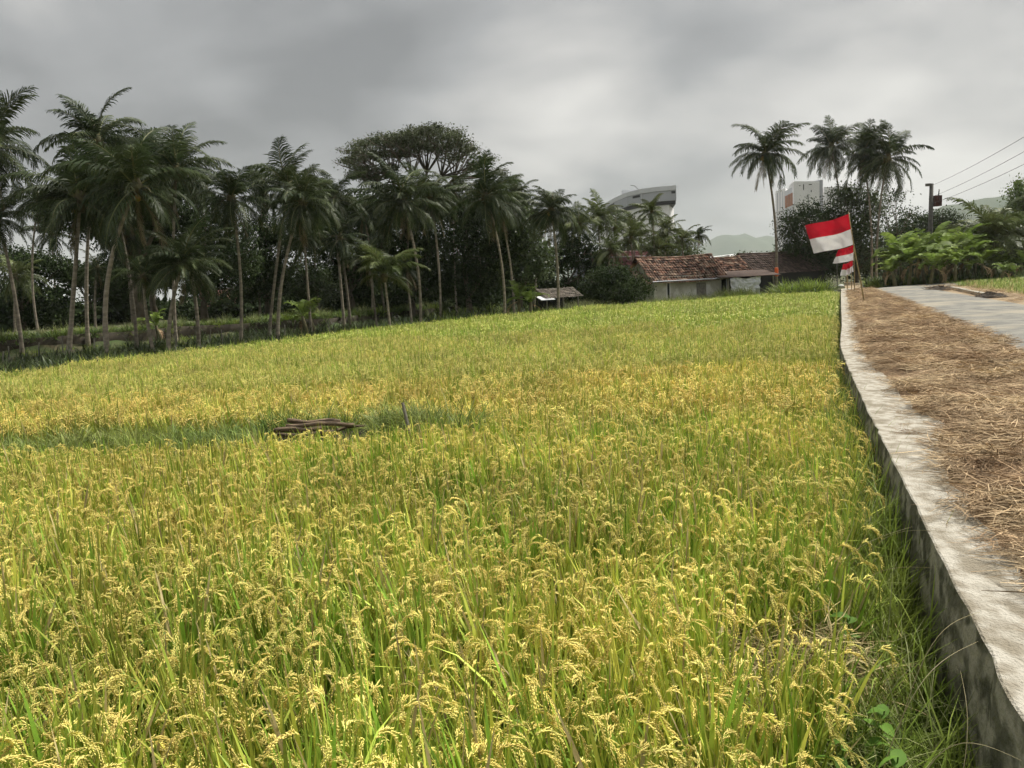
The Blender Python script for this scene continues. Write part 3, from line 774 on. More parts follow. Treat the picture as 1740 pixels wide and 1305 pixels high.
FRY = {e_: [frond_mesh(e_, 700 + int(e_)*3 + k, MFRONDY, nl=34, wide=.028) for k in range(2)] for e_ in ELEVS}
FRD = [frond_mesh(-66, 640 + k, MDEADF, bend=22, nl=26, wide=.022) for k in range(2)]
nb = MB()
def ball(b, c, r_, m=0, nu=7, nv=5):
    rows = []
    for j in range(nv+1):
        th = PI*j/nv; rows.append([b.vert((c[0] + r_*math.sin(th)*math.cos(2*PI*k/nu), c[1] + r_*math.sin(th)*math.sin(2*PI*k/nu), c[2] + r_*1.15*math.cos(th))) for k in range(nu)])
    for j in range(nv):
        for k in range(nu): b.face((rows[j][k], rows[j+1][k], rows[j+1][(k+1) % nu], rows[j][(k+1) % nu]), m)
ball(nb, (0, 0, 0), .12); NUT = nb.mesh('coconut', MNUT, True)
hb = MB(); hb.tube([(0, 0, -.55), (0, 0, -.2), (0, 0, .1), (0, 0, .5), (0, 0, 1.3)], [.17, .26, .25, .12, .02], 8)
for k in range(9):
    a = k*.7; pth = arc_path(Vector((math.cos(a)*.2, math.sin(a)*.2, -.15)), a, R(20), R(100), .8 + .1*(k % 3), 4); hb.ribbon(pth, [.12, .09, .06, .04, .02], Vector((-math.sin(a), math.cos(a), 0)))
HEART = hb.mesh('crown', MHEART, True)
PALM_GROUP = 'coconut palms'
def palm(base, crown, Rm, seed, label, n=26, tr=.16, bow=(0, 0), young=False, nuts=0, lo=-48, wind=(-.25, 0), group=PALM_GROUP, skew=0.0):
    """base, crown: world points; Rm: frond length"""
    rg = random.Random(seed); root = empty('coconut_palm', base, label, 'palm tree', group)
    top = crown - base; b = MB(); n_ = 22
    c1 = Vector((top.x*.15 + bow[0], top.y*.15 + bow[1], top.z*.5)); path = []; rad = []
    for i in range(n_+1):
        s = i/n_; p = c1*(2*s*(1-s)) + top*(s*s); path.append(p + Vector((0, 0, -.15*(1-s))))
        rad.append(tr*(1 + .55*max(0, 1 - s*9) - .38*s)*(1 + .05*(i % 2) + .05*rg.uniform(-1, 1)))
    b.tube(path, [r_*.62 for r_ in rad], 9); b.build('trunk', MTRUNK, root, True)
    cr_ = link('crown', HEART, root, top); cr_.scale = (Rm/3.0,)*3; tl = rg.uniform(.02, .22); ta = rg.uniform(0, 6.28)
    cr_.rotation_euler = (tl*math.cos(ta), tl*math.sin(ta) - .06, rg.uniform(0, 6.28))
    inv = 3.0/Rm; n = int(n*rg.uniform(1.1, 1.45)); stretch_ = rg.uniform(.9, 1.15)
    lib = FRY if young else FR
    for k in range(n):
        t = (k + .5)/n
        el = 84 - (84 - lo)*t**.92 + rg.gauss(0, 7)
        e_ = min(ELEVS, key=lambda q: abs(q - el)); az = k*2.39996 + rg.gauss(0, .55)
        # wind turns the fronds a little towards its lee side
        az += -.35*math.sin(az - math.atan2(wind[1], wind[0]))*min(1, Vector((wind[0], wind[1], 0)).length*2)
        f = link('frond', rg.choice(lib[e_]), cr_)
        f.rotation_euler = (rg.gauss(0, .10), R(e_ - el)*.8, az)
        s = Rm*inv*rg.uniform(.70, 1.15)*(stretch_ if el > 20 else .95)
        f.scale = (s, s*rg.uniform(.9, 1.1), s)
    for k in range(rg.choice((1, 2, 3, 4)) if not young else 0):      # dead fronds hanging down the trunk
        f = link('frond', rg.choice(FRD), cr_, (0, 0, -.2)); f.rotation_euler = (rg.gauss(0, .1), R(rg.uniform(-6, 14)), rg.uniform(0, 6.28)); s = 3.0*rg.uniform(.6, .85); f.scale = (s, s*.5, s)
    for k in range(nuts):
        a = k*2.1; o_ = link('coconut', NUT, cr_, (math.cos(a)*.34, math.sin(a)*.34, -.25 - .12*(k % 3))); o_.scale = (rg.uniform(1, 1.3),)*3
    return root
def palm_px(bx, by, cx_, cy_, rpx, seed, label, Y=None, gz=-.62, **kw):
    p = G(bx, by, gz) if Y is None else W(bx, by, Y)
    Yd = p.y; base = Vector((p.x, p.y, gh(p.x, p.y) - .05)); crown = W(cx_, cy_, Yd + kw.pop('dy', 0))
    return palm(base, crown, rpx*mpp(Yd), seed, label, **kw)
palm_px(38, 603, -4, 372, 72, 1, 'coconut palm with pale leaning trunk, crown cut by the left picture edge', tr=.15, bow=(.2, 0), n=22)
palm_px(-60, 590, -16, 250, 112, 2, 'tall coconut palm whose crown alone reaches in at the upper left corner of the grove', Y=35, tr=.16)
palm_px(115, 607, 136, 340, 112, 3, 'coconut palm with bowed trunk, second trunk from the left picture edge', tr=.17, bow=(.5, 0), n=30, nuts=4)
palm_px(150, 592, 168, 243, 92, 4, 'tallest coconut palm of the left grove, crown standing above its neighbours', Y=40, tr=.16, n=26)
palm_px(185, 610, 232, 318, 118, 5, 'coconut palm leaning right across a thinner trunk, big dark crown', tr=.17, bow=(-.5, 0), n=30, nuts=4)
palm_px(233, 600, 192, 335, 95, 6, 'coconut palm leaning left, its trunk crossed by the right-leaning one', tr=.13, bow=(.3, 0), Y=35)
palm_px(300, 590, 300, 292, 90, 7, 'coconut palm with upright crown just right of the biggest leaning palm', Y=39, tr=.14)
palm_px(262, 600, 243, 470, 58, 8, 'low coconut palm with bare crooked trunk under the big crowns', Y=33, tr=.13, n=16, bow=(-.2, 0))
palm_px(285, 600, 309, 452, 88, 9, 'short coconut palm with long arching fronds and right-leaning trunk', Y=32, tr=.15, n=22, lo=-20)
palm_px(337, 592, 322, 446, 82, 10, 'short coconut palm with left-leaning trunk beside the other short one', Y=34, tr=.15, n=22, lo=-20, bow=(.2, 0))
palm_px(408, 584, 393, 338, 84, 11, 'slim coconut palm standing clear with sky around its crown, centre of the left grove', tr=.13, bow=(.5, 0), n=28, nuts=5)
palm_px(472, 580, 514, 345, 84, 12, 'coconut palm leaning strongly right with a pale long trunk', Y=36, tr=.14, bow=(-.1, 0), n=28)
palm_px(456, 580, 490, 318, 82, 13, 'coconut palm behind the strongly leaning one, trunks touching at the foot', Y=38.5, tr=.13, bow=(.4, 0), n=26)
palm_px(529, 566, 517, 405, 52, 14, 'small coconut palm with thin upright trunk right of the leaning pair', Y=40, tr=.12, n=18)
palm_px(583, 528, 566, 340, 70, 15, 'coconut palm of the twin trunks, the left and taller one', Y=44, tr=.13, n=26)
palm_px(594, 528, 578, 405, 58, 16, 'coconut palm of the twin trunks, the right and shorter one', Y=43, tr=.13, n=20)
palm_px(713, 556, 684, 345, 80, 17, 'coconut palm with pale left-curving trunk in front of the umbrella tree', tr=.13, bow=(.5, 0), Y=40, n=28)
palm_px(663, 558, 653, 468, 66, 18, 'young coconut palm with upright feathery fronds and orange leaf bases', Y=37, tr=.11, n=18, young=True, lo=5)
palm_px(748, 553, 732, 340, 70, 19, 'dark coconut palm under the right half of the umbrella tree', Y=43, tr=.12, bow=(.3, 0), n=26)
palm_px(855, 536, 826, 335, 84, 20, 'windblown coconut palm at the right end of the umbrella tree', tr=.13, bow=(.5, 0), Y=42, n=30)
palm_px(872, 525, 846, 345, 70, 21, 'dark coconut palm just behind the windblown one', Y=46, tr=.12, bow=(.3, 0))
palm_px(884, 500, 881, 335, 52, 22, 'coconut palm crown peeping out left of the white-trunked palm', Y=52, tr=.12, n=22)
palm_px(947, 524, 936, 357, 66, 23, 'white-trunked coconut palm with orange nuts beside the small grey hut', Y=46, tr=.15, bow=(.3, 0), n=28, nuts=9)
palm_px(640, 548, 624, 440, 50, 24, 'thin coconut palm in the dark left of the young palm', Y=42, tr=.10, n=16)
palm_px(700, 552, 690, 455, 45, 25, 'thin coconut palm in the dark right of the young palm', Y=43, tr=.10, n=16)
palm_px(95, 520, 88, 400, 46, 26, 'small distant coconut palm seen through the gap at the left', Y=62, tr=.14, n=22)
palm_px(20, 520, 28, 470, 50, 27, 'low distant palm near the left picture edge behind the pale trunk', Y=52, tr=.14, n=18, young=True)
palm_px(160, 540, 165, 455, 44, 28, 'low palm in the shade behind the crossing trunks', Y=50, tr=.13, n=18)
palm_px(455, 540, 462, 405, 44, 29, 'small distant palm between the slim palm and the leaning pair', Y=60, tr=.14, n=20, young=True)
for i, (bx, cx_, cy_, r_, Y, lab) in enumerate([
    (352, 348, 322, 66, 50, 'coconut palm crown between the tall cluster and the slim palm, farther back'),
    (440, 448, 330, 62, 52, 'coconut palm set back between the slim palm and the leaning pair'),
    (630, 618, 365, 56, 50, 'coconut palm set back right of the twin trunks'),
    (655, 652, 392, 50, 52, 'coconut palm set back above the young feathery palm'),
    (775, 770, 330, 62, 50, 'coconut palm set back left of the windblown palm'),
    (795, 800, 372, 58, 52, 'lower coconut palm set back under the windblown palm'),
    (545, 540, 372, 54, 50, 'lower coconut palm set back between the leaning pair and the twin trunks'),
    (222, 216, 405, 60, 46, 'lower coconut palm in the shade of the big leaning palm'),
    (905, 908, 372, 50, 54, 'coconut palm set back left of the white trunk'),
    (60, 66, 345, 60, 48, 'coconut palm set back between the two leftmost trunks')]):
    palm_px(bx, 520, cx_, cy_, r_, 140+i, lab, Y=Y, tr=.12, n=20, bow=((i % 3 - 1)*.5, 0), wind=(-.4, .1))
for i, (cx_, cy_, r_, Y, lab) in enumerate([
    (985, 382, 46, 58, 'palm of the clump by the curved grey building, next to the white-trunked palm'),
    (1016, 372, 46, 62, 'palm of the clump below the left end of the curved grey building'),
    (1045, 388, 42, 66, 'palm of the clump in front of the middle of the curved grey building'),
    (1072, 405, 50, 58, 'spreading palm above the maroon roof'),
    (1080, 384, 40, 68, 'palm of the clump right below the curved grey facade'),
    (1108, 360, 40, 60, 'palm whose crown overlaps the curved grey facade'),
    (1132, 392, 42, 62, 'palm under the right end of the curved grey building'),
    (1158, 408, 36, 64, 'palm at the right end of the clump above the tiled roof'),
    (1187, 400, 28, 75, 'thin dark palm standing alone right of the clump'),
    (960, 395, 44, 60, 'dark palm behind the white-trunked palm'),
    (1036, 425, 44, 56, 'low palm between the mango bush and the curved grey building'),
    (1120, 425, 38, 60, 'low palm just behind the ridge of the maroon roof')]):
    palm_px(cx_ + (8 if i % 2 else -3), 505, cx_, cy_, r_, 40+i, lab, Y=Y, tr=.13, n=20, young=i != 8 and i != 9, lo=-35, group='far palms by the curved building')
palm_px(1317, 497, 1300, 262, 68, 60, 'lone tall coconut palm right of the tiled house', Y=57, tr=.17, bow=(.55, 0), n=30, nuts=6, wind=(-.8, 0), gz=-.62)
palm_px(1440, 480, 1413, 250, 60, 61, 'left palm of the three behind the flags', Y=72, tr=.16, n=26, wind=(-.8, 0))
palm_px(1480, 482, 1466, 260, 64, 62, 'middle palm of the three behind the flags', Y=68, tr=.16, n=28, wind=(-.8, 0), bow=(.4, 0))
palm_px(1490, 482, 1508, 270, 68, 63, 'right palm of the three behind the flags, fronds spread to the right', Y=66, tr=.16, n=26, wind=(-.5, 0), bow=(-.4, 0))
palm_px(1690, 470, 1688, 408, 100, 64, 'low bushy palm behind the banana plants at the right', Y=56, tr=.2, n=26, young=True, lo=-5)

# ------------------------------------------------------------------ broadleaf trees
def leaf_cloud(name, blobs, nclump, per, size, m, parent, seed, flat=1.0, shell=.55, core=1.0):
    if size > .18: nclump, size = int(nclump*1.9), size*.72
    rs = np.random.RandomState(seed); V = []; T = []
    vol = np.array([b_[1][0]*b_[1][1]*b_[1][2] for b_ in blobs])**.67; pr = vol/vol.sum()
    for bi in rs.choice(len(blobs), nclump, p=pr):
        c_, r_ = blobs[bi]; d = rs.normal(size=3); d /= np.linalg.norm(d); rad = (shell + (1-shell)*rs.rand())*(1 + .12*rs.normal())
        cc = np.array(c_) + d*np.array(r_)*rad; tn = np.clip(.5 + .3*rs.normal(), 0, 1)
        k = per; off = rs.normal(size=(k, 3))*np.array([1, 1, .6*flat])*size*1.5
        ax = rs.normal(size=(k, 3)) + np.array([0, 0, -.35]); ax[:, 2] *= flat; ax /= np.linalg.norm(ax, axis=1)[:, None]
        nn = rs.normal(size=(k, 3)) + np.array([0, 0, 1.1]); sd_ = np.cross(ax, nn); sd_ /= (np.linalg.norm(sd_, axis=1)[:, None] + 1e-6)
        up = np.cross(sd_, ax); sz = size*rs.uniform(.6, 1.3, size=(k, 1)); p = cc + off
        V.append(np.stack([p, p + ax*sz*.5 - sd_*sz*.30 + up*sz*.08, p + ax*sz, p + ax*sz*.5 + sd_*sz*.30 + up*sz*.08], 1).reshape(-1, 3))
        T.append(np.repeat(np.clip(tn + .15*rs.normal(size=k), 0, 1), 4))
    for c_, r_ in blobs:                # big inner leaves so that the heart of the crown is closed
        if core <= 0: break
        k = int(core*(10 + 26*r_[0]*r_[2])); d = rs.normal(size=(k, 3)); d /= np.linalg.norm(d, axis=1)[:, None]
        p = np.array(c_) + d*np.array(r_)*(rs.rand(k, 1)**.5*.72); sz = size*rs.uniform(1.6, 3.2, size=(k, 1))
        ax = rs.normal(size=(k, 3)); ax /= np.linalg.norm(ax, axis=1)[:, None]; sd_ = np.cross(ax, rs.normal(size=(k, 3))); sd_ /= np.linalg.norm(sd_, axis=1)[:, None]
        V.append(np.stack([p, p + ax*sz*.5 - sd_*sz*.36, p + ax*sz, p + ax*sz*.5 + sd_*sz*.36], 1).reshape(-1, 3)); T.append(np.repeat(np.clip(.32 + .15*rs.normal(size=k), 0, 1), 4))
    V = np.concatenate(V); T = np.concatenate(T); nq = len(V)//4
    me = bpy.data.meshes.new(name); me.vertices.add(len(V)); me.vertices.foreach_set('co', V.astype(np.float32).ravel())
    me.loops.add(nq*4); me.loops.foreach_set('vertex_index', np.arange(nq*4, dtype=np.int32))
    me.polygons.add(nq); me.polygons.foreach_set('loop_start', np.arange(0, nq*4, 4, dtype=np.int32))
    me.materials.append(m); me.update(calc_edges=True); me.validate()
    a = me.attributes.new('tint', 'FLOAT', 'POINT'); a.data.foreach_set('value', T.astype(np.float32))
    return link(name, me, parent)
def tree(bx, Y, blobs_px, m, label, seed, size=.22, nclump=420, per=9, tr=.18, gz=None, name='broadleaf_tree', group='broadleaf trees', shell=.5, depth=.8, cat='tree'):
    """blobs_px: (px, py, rx_px, ry_px) seen in the picture, given real depth"""
    rg = random.Random(seed); bp = W(bx, 520, Y); z0 = gh(bp.x, bp.y) if gz is None else gz
    root = empty(name, (bp.x, bp.y, z0), label, cat, group); bl = []
    for (x, y, rx, ry) in blobs_px:
        p = W(x, y, Y + rg.uniform(-.8, .8)); r_ = mpp(Y); bl.append(((p.x - bp.x, p.y - bp.y, p.z - z0), (rx*r_, rx*r_*depth, ry*r_)))
    b = MB(); zmin = min(c_[2] for c_, _ in bl); fork = Vector((rg.uniform(-.2, .2), 0, max(.5, zmin*.55)))
    b.tube([(0, 0, -.2), fork*.5 + Vector((rg.uniform(-.1, .1), 0, 0)), fork], [tr*1.3, tr, tr*.85], 8)
    for c_, r_ in bl:
        c_ = Vector(c_)
        b.tube([fork*.97, fork.lerp(c_, .5) + Vector((rg.uniform(-.2, .2), rg.uniform(-.2, .2), .1)), c_], [tr*.55, tr*.35, tr*.12], 6)
        for k in range(4):
            e_ = c_ + Vector((rg.uniform(-1, 1)*r_[0], rg.uniform(-1, 1)*r_[1], rg.uniform(-.2, 1)*r_[2]))*.8
            b.tube([fork.lerp(c_, .6), c_.lerp(e_, .5), e_], [tr*.22, tr*.14, tr*.04], 5)
    b.build('trunk', MBARK, root, True)
    leaf_cloud('crown', bl, nclump, per, size, m, root, seed, shell=shell, core=0 if shell < .3 else 1.3)
    return root
tree(235, 46, [(215, 270, 60, 40), (262, 262, 55, 34), (150, 320, 60, 38), (205, 340, 80, 45), (100, 350, 45, 28), (280, 330, 55, 40), (150, 385, 40, 22)], MLEAFD, 'big dark broadleaf tree behind the tall palms of the left grove', 1, .26, 1100, 10, .3)
tree(345, 48, [(330, 420, 48, 40), (375, 430, 50, 44), (410, 440, 44, 38), (360, 480, 60, 30), (350, 372, 42, 34), (395, 395, 40, 34)], MLEAFD, 'dark tree with fine foliage behind the slim palm', 2, .20, 860, 10, .2)
tree(265, 50, [(215, 420, 42, 44), (260, 410, 46, 40), (300, 430, 36, 30), (265, 365, 46, 34), (305, 375, 36, 30)], MLEAFD, 'dark broadleaf tree filling the space behind the short palms', 3, .24, 700, 10, .2)
tree(450, 52, [(440, 450, 42, 34), (475, 470, 45, 40), (430, 490, 40, 24), (450, 395, 38, 34), (490, 405, 40, 36), (530, 400, 34, 34)], MLEAFD, 'low dark tree behind the trunk of the leaning palm', 4, .22, 760, 10, .18)
tree(600, 54, [(560, 420, 44, 40), (610, 400, 52, 44), (640, 440, 44, 40), (585, 470, 50, 36), (590, 360, 38, 34), (635, 355, 46, 36)], MLEAFD, 'dense dark tree behind the twin-trunked palms', 5, .24, 900, 10, .24)
tree(700, 52, [(690, 410, 54, 42), (740, 420, 50, 44), (700, 470, 55, 42), (760, 470, 44, 40), (690, 355, 46, 34), (740, 350, 46, 36)], MLEAFD, 'dense dark tree below the umbrella tree', 6, .24, 980, 10, .24)
tree(800, 50, [(790, 420, 46, 46), (830, 440, 44, 44), (800, 480, 46, 34), (860, 410, 40, 44), (790, 365, 42, 36), (850, 365, 36, 34)], MLEAFD, 'dark tree behind the windblown palm', 7, .24, 900, 10, .22)
tree(885, 50, [(880, 400, 38, 46), (905, 440, 40, 40), (870, 460, 40, 34)], MLEAFM, 'large-leaved tree between the windblown palm and the white-trunked palm', 8, .30, 400, 8, .18)
tree(960, 58, [(950, 440, 40, 34), (990, 430, 40, 36), (1010, 450, 30, 26)], MLEAFD, 'dark tree behind the small grey hut', 9, .24, 360, 10, .2)
tree(1045, 51, [(1045, 475, 42, 28), (1015, 485, 30, 24), (1078, 488, 30, 22), (1050, 500, 44, 22)], MLEAFD, 'round dark mango bush left of the tiled house', 10, .20, 620, 10, .14, depth=.6)
tree(1120, 72, [(1090, 430, 40, 24), (1130, 425, 44, 26), (1165, 435, 30, 20), (1060, 440, 36, 22)], MLEAFM, 'green tree mass under the far palms behind the tiled roof', 11, .26, 420, 9, .2)
tree(40, 56, [(20, 440, 40, 24), (60, 450, 44, 24), (100, 455, 40, 22), (30, 485, 50, 22)], MLEAFD, 'low spreading tree behind the palms at the left picture edge', 12, .24, 420, 10, .16)
tree(150, 58, [(130, 470, 46, 22), (190, 475, 46, 26), (230, 480, 40, 26)], MLEAFD, 'low dark tree behind the two crossing trunks', 13, .24, 380, 10, .16)
tree(525, 50, [(520, 470, 36, 34), (545, 490, 36, 30)], MLEAFM, 'slender green tree right of the leaning pair of palms', 14, .22, 260, 9, .12)
tree(1370, 66, [(1345, 385, 28, 30), (1375, 372, 36, 32), (1410, 375, 36, 30), (1360, 425, 38, 30), (1410, 425, 42, 34), (1395, 455, 46, 26), (1440, 400, 36, 36)], MLEAFD, 'dark round tree in front of the white tower', 15, .24, 900, 10, .25)
tree(1455, 70, [(1440, 335, 36, 24), (1475, 345, 34, 26), (1460, 385, 44, 36), (1480, 430, 44, 36), (1430, 440, 30, 30)], MLEAFM, 'leafy tree under the three palms behind the flags', 16, .26, 620, 9, .22)
tree(1520, 74, [(1520, 335, 34, 18), (1500, 360, 34, 18), (1545, 362, 26, 16), (1525, 390, 40, 18)], MLEAFD, 'thin open tree with sky showing through, left of the utility pole', 17, .30, 130, 6, .12, shell=.2)
tree(1560, 80, [(1555, 385, 40, 26), (1600, 378, 36, 24), (1530, 405, 40, 26), (1625, 390, 26, 24)], MLEAFD, 'dark tree line piece behind the utility pole and bananas', 18, .28, 460, 9, .2)
tree(1745, 60, [(1738, 335, 26, 32), (1768, 350, 40, 44), (1735, 375, 22, 26), (1765, 410, 36, 40)], MLEAFL, 'bushy green tree cut by the right picture edge', 19, .26, 620, 9, .2)
tree(1715, 62, [(1660, 410, 36, 26), (1720, 420, 46, 36), (1760, 440, 40, 34)], MLEAFM, 'dark tree in the shade behind the low bushy palm', 20, .26, 460, 9, .2)
tree(1300, 78, [(1285, 440, 26, 10), (1262, 437, 18, 8)], MLEAFM, 'low far bush behind the dark long roof', 21, .22, 120, 8, .1)

# umbrella tree
def umbrella_tree():
    Y = 60.0; rg = random.Random(77); bp = W(700, 520, Y); z0 = -.6
    root = empty('umbrella_tree', (bp.x, bp.y, z0), 'wide flat-topped umbrella tree rising over the palms', 'tree')
    def loc(px_, py_, dy=0): p = W(px_, py_, Y + dy); return Vector((p.x - bp.x, p.y - bp.y, p.z - z0))
    b = MB(); fork = loc(690, 380)
    b.tube([(0, 0, -.2), loc(697, 450), fork], [.45, .38, .32], 9)
    pads = [(602, 256, 28, 6), (628, 243, 32, 7), (592, 276, 24, 6), (650, 235, 30, 7), (650, 320, 24, 6), (800, 285, 18, 6), (605, 268, 22, 7), (618, 290, 30, 8), (640, 262, 34, 9), (655, 285, 26, 7), (668, 245, 36, 10), (700, 230, 42, 11), (730, 222, 40, 11), (760, 230, 36, 10), (785, 244, 26, 10), (802, 256, 18, 9), (828, 272, 20, 8), (848, 292, 16, 7), (715, 246, 46, 9), (750, 250, 34, 8), (680, 262, 36, 7), (632, 305, 26, 7), (600, 300, 16, 6), (770, 268, 24, 7), (735, 224, 26, 9), (690, 238, 30, 9)]
    blobs = []
    limbs = [loc(x, y, dy) for x, y, dy in ((640, 310, -1.5), (665, 300, 2), (700, 300, -2), (725, 295, 1.5), (750, 300, -1), (770, 305, 1))]
    for l_ in limbs: b.tube([fork*.98, fork.lerp(l_, .5) + Vector((0, 0, -.25)), l_], [.2, .15, .11], 7)
    for (x, y, rx, ry) in pads:
        for dy in (-2.2, 0, 2.4):
            p = loc(x + rg.uniform(-8, 8), y + rg.uniform(-3, 3), dy + rg.uniform(-.6, .6)); k = mpp(Y)
            blobs.append((tuple(p), (rx*k*.95, rx*k*.9, ry*k*1.05)))
            s_ = min(limbs, key=lambda q: (q - p).length)
            b.tube([s_, s_.lerp(p, .55) + Vector((0, 0, -.15)), p], [.07, .05, .02], 5)
            for j in range(3):
                q = p + Vector((rg.uniform(-1, 1)*rx*k, rg.uniform(-1, 1)*rx*k, ry*k*.5)); b.tube([s_.lerp(p, .6), s_.lerp(q, .8), q], [.035, .025, .01], 4)
    b.build('trunk', MBARK, root, True)
    leaf_cloud('crown', blobs, 2500, 12, .15, MUMB, root, 77, flat=.5, shell=.2, core=.35)
umbrella_tree()

# ------------------------------------------------------------------ bananas
def banana_leaf(seed, m=MBAN):
    rg = random.Random(seed); b = MB(); n = 16
    path = arc_path(Vector((0, 0, 0)), 0, R(rg.uniform(45, 75)), R(rg.uniform(55, 115)), 1.0, n, 1.4)
    for sgn in (-1, 1):
        for i in range(3, n):
            s0, s1 = i/n, (i+1)/n; tear = rg.random() < .4
            w0 = .15*math.sin(PI*min(1, (s0-.12)/.9))**.55; w1 = .15*math.sin(PI*min(.995, (s1-.12)/.9))**.55
            dz = rg.uniform(-.02, .0) if not tear else rg.uniform(-.09, -.02); b.tc = rg.uniform(.3, .8)
            a, c_ = path[i], path[i+1]; up = Vector((0, 0, .25))
            gap = .012 if tear else 0
            v = [b.vert(a), b.vert(c_ - (c_-a)*gap*10), b.vert(c_ - (c_-a)*gap*20 + Vector((.03, sgn*w1, w1*.35 + dz))), b.vert(a + Vector((.03, sgn*w0, w0*.35 + dz)))]
            b.face(v if sgn < 0 else v[::-1])
    b.tc = .8; b.tube(path, [.014*(1-.9*i/n) + .002 for i in range(n+1)], 4, 0, False)
    return b.mesh('leaf', m, False)
BLEAF = [banana_leaf(i) for i in range(8)]
DLEAF = [banana_leaf(40+i, MSTRAW) for i in range(2)]
def banana(p, h, lf, seed, label, n=9, dead=1, group='banana plants'):
    rg = random.Random(seed); root = empty('banana_plant', p, label, 'banana plant', group)
    b = MB(); lean = Vector((rg.uniform(-.25, .25), rg.uniform(-.2, .2), h)); b.tube([(0, 0, -.1), lean*.5, lean], [.13, .11, .07], 8); b.build('stem', MBANS, root, True)
    for k in range(n):
        f = link('leaf', rg.choice(BLEAF), root, lean*rg.uniform(.93, 1.0)); s = lf*rg.uniform(.75, 1.1); f.scale = (s, s*rg.uniform(.9, 1.2), s)
        f.rotation_euler = (rg.gauss(0, .15), rg.uniform(-.45, .35) if k else -.6, k*2.4 + rg.uniform(-.3, .3))
    for k in range(dead):
        f = link('leaf', DLEAF[k % 2], root, lean*.85); s = lf*.8; f.scale = (s, s*.5, s); f.rotation_euler = (0, 1.1, rg.uniform(0, 6))
        f['label'] = 'withered brown leaf hanging down'
def banana_px(bx, by, topy, Y, seed, label, lfm=1.0, **kw):
    p = W(bx, by, Y); z0 = gh(p.x, p.y) if kw.pop('low', False) else -.08; t = W(bx, topy, Y)
    tot = t.z - z0; banana(Vector((p.x, p.y, z0)), tot*.50, tot*.66*lfm, seed, label, **kw)
for i, (bx, ty, Y, lab) in enumerate([
    (1510, 420, 54, 'banana plant at the left end of the row, by the road bend'), (1532, 395, 53, 'banana plant second from the left in the row'),
    (1555, 385, 55, 'banana plant left of the foot of the utility pole'), (1572, 392, 52, 'banana plant right in front of the utility pole'),
    (1592, 380, 56, 'banana plant just right of the utility pole'), (1612, 388, 53, 'banana plant in the middle of the row, upright leaf tips'),
    (1635, 376, 55, 'tallest banana plant, right part of the row'), (1655, 405, 54, 'banana plant below the low bushy palm'),
    (1522, 432, 51, 'low banana plant in front of the left end of the row'), (1600, 430, 50.5, 'low banana plant in front of the middle of the row'),
    (1545, 405, 51.5, 'leafy banana plant in front of the second and third of the row'), (1580, 415, 50, 'leafy banana plant in front of the pole foot'), (1622, 415, 51, 'leafy banana plant before the tallest one'), (1645, 395, 53, 'banana plant between the tallest one and the bushy palm'), (1670, 415, 53, 'banana plant below the left fronds of the bushy palm'), (1688, 428, 54, 'short bright banana plant on the edge of the green paddy'), (1712, 430, 55, 'short banana plant second from the right edge'), (1736, 418, 54, 'banana plant cut by the right picture edge'), (1700, 440, 51, 'low bright banana plant nearest to the green paddy'), (1724, 445, 52, 'low banana plant in front of the one cut by the right picture edge')]):
    banana_px(bx, 486 - (bx-1500)*.06, ty, Y, 300+i, lab, dead=2 if i in (2, 3, 6) else 1, n=14)
for i, (bx, ty, Y, lab) in enumerate([(884, 468, 44.5, 'banana plant in front of the grove left of the grey hut'), (902, 478, 44, 'smaller banana plant next to the grey hut'), (520, 500, 39, 'banana plant beside the leaning pair of palms'), (532, 512, 41, 'low banana plant behind the leaning pair of palms'), (268, 520, 40, 'banana plant on the terrace behind the crossing trunks')]):
    banana_px(bx, 540, ty, Y, 340+i, lab, low=True, n=8, group='bananas at the grove edge')

# ------------------------------------------------------------------ grove undergrowth (uncountable)
us = proto_collection('undergrowth', [tuft(600+i, 30, .9, .045, 50, MGRASS, 4, (30, 120), .25) for i in range(3)] + [tuft(610+i, 26, .9, .06, 60, MLEAFM, 4, (30, 130), .3) for i in range(3)] + [tuft(620+i, 34, 1.1, .03, 25, MGRASSD, 4, (20, 90), .2) for i in range(2)] + [tuft(630+i, 26, .75, .075, 60, MLEAFL, 4, (20, 100), .25) for i in range(2)])
P_, R_, S_, I_ = [], [], [], []
def under(x, y, s, i): P_.append((x, y, gh(x, y) - .03)); R_.append((rng.gauss(0, .1), rng.gauss(0, .1), rng.uniform(0, 6.28))); S_.append((s, s, s)); I_.append(i)
for k in range(5200):
    x = rng.uniform(-40, 21); e_ = edge_y(x); y = e_ + .2 + 26*rng.random()**1.8
    if not inview(x, y, 3) or (x > 8.5 and y > e_ + 4): continue
    d = y - e_; t0 = TB(x); s = rng.uniform(.5, 1.0)
    if x < -5:
        if t0 is not None and y > t0 + .3: i = rng.choice((8, 9, 8, 9, 0, 3)) if y < t0 + 3 else rng.choice((3, 4, 5, 0)); s *= 1.0
        elif d < 9: i = rng.choice((0, 1, 3)); s *= .42 if rng.random() < .8 else .8
        else: i = rng.choice((3, 4, 5))
    elif x < 2: i = rng.choice((3, 4, 5, 0, 1)); s *= .7 if d < 3 else 1.3
    else: i = rng.choice((0, 1, 6, 7, 6)); s *= .85 if d < 3 else 1.1
    under(x, y, s, i)
for k in range(1800):
    x = rng.uniform(-30, -4); e_ = edge_y(x); t0 = TB(x); y = e_ + .1 + (t0 - e_)*rng.random()
    if inview(x, y, 2): under(x, y, rng.uniform(.22, .5), rng.choice((0, 1, 2, 6)))
for k in range(420):
    x = rng.uniform(9, 22); e_ = edge_y(x); y = e_ + .3 + 2.2*rng.random(); under(x, y, rng.uniform(.55, 1.0), rng.choice((0, 1, 2, 6, 7)))
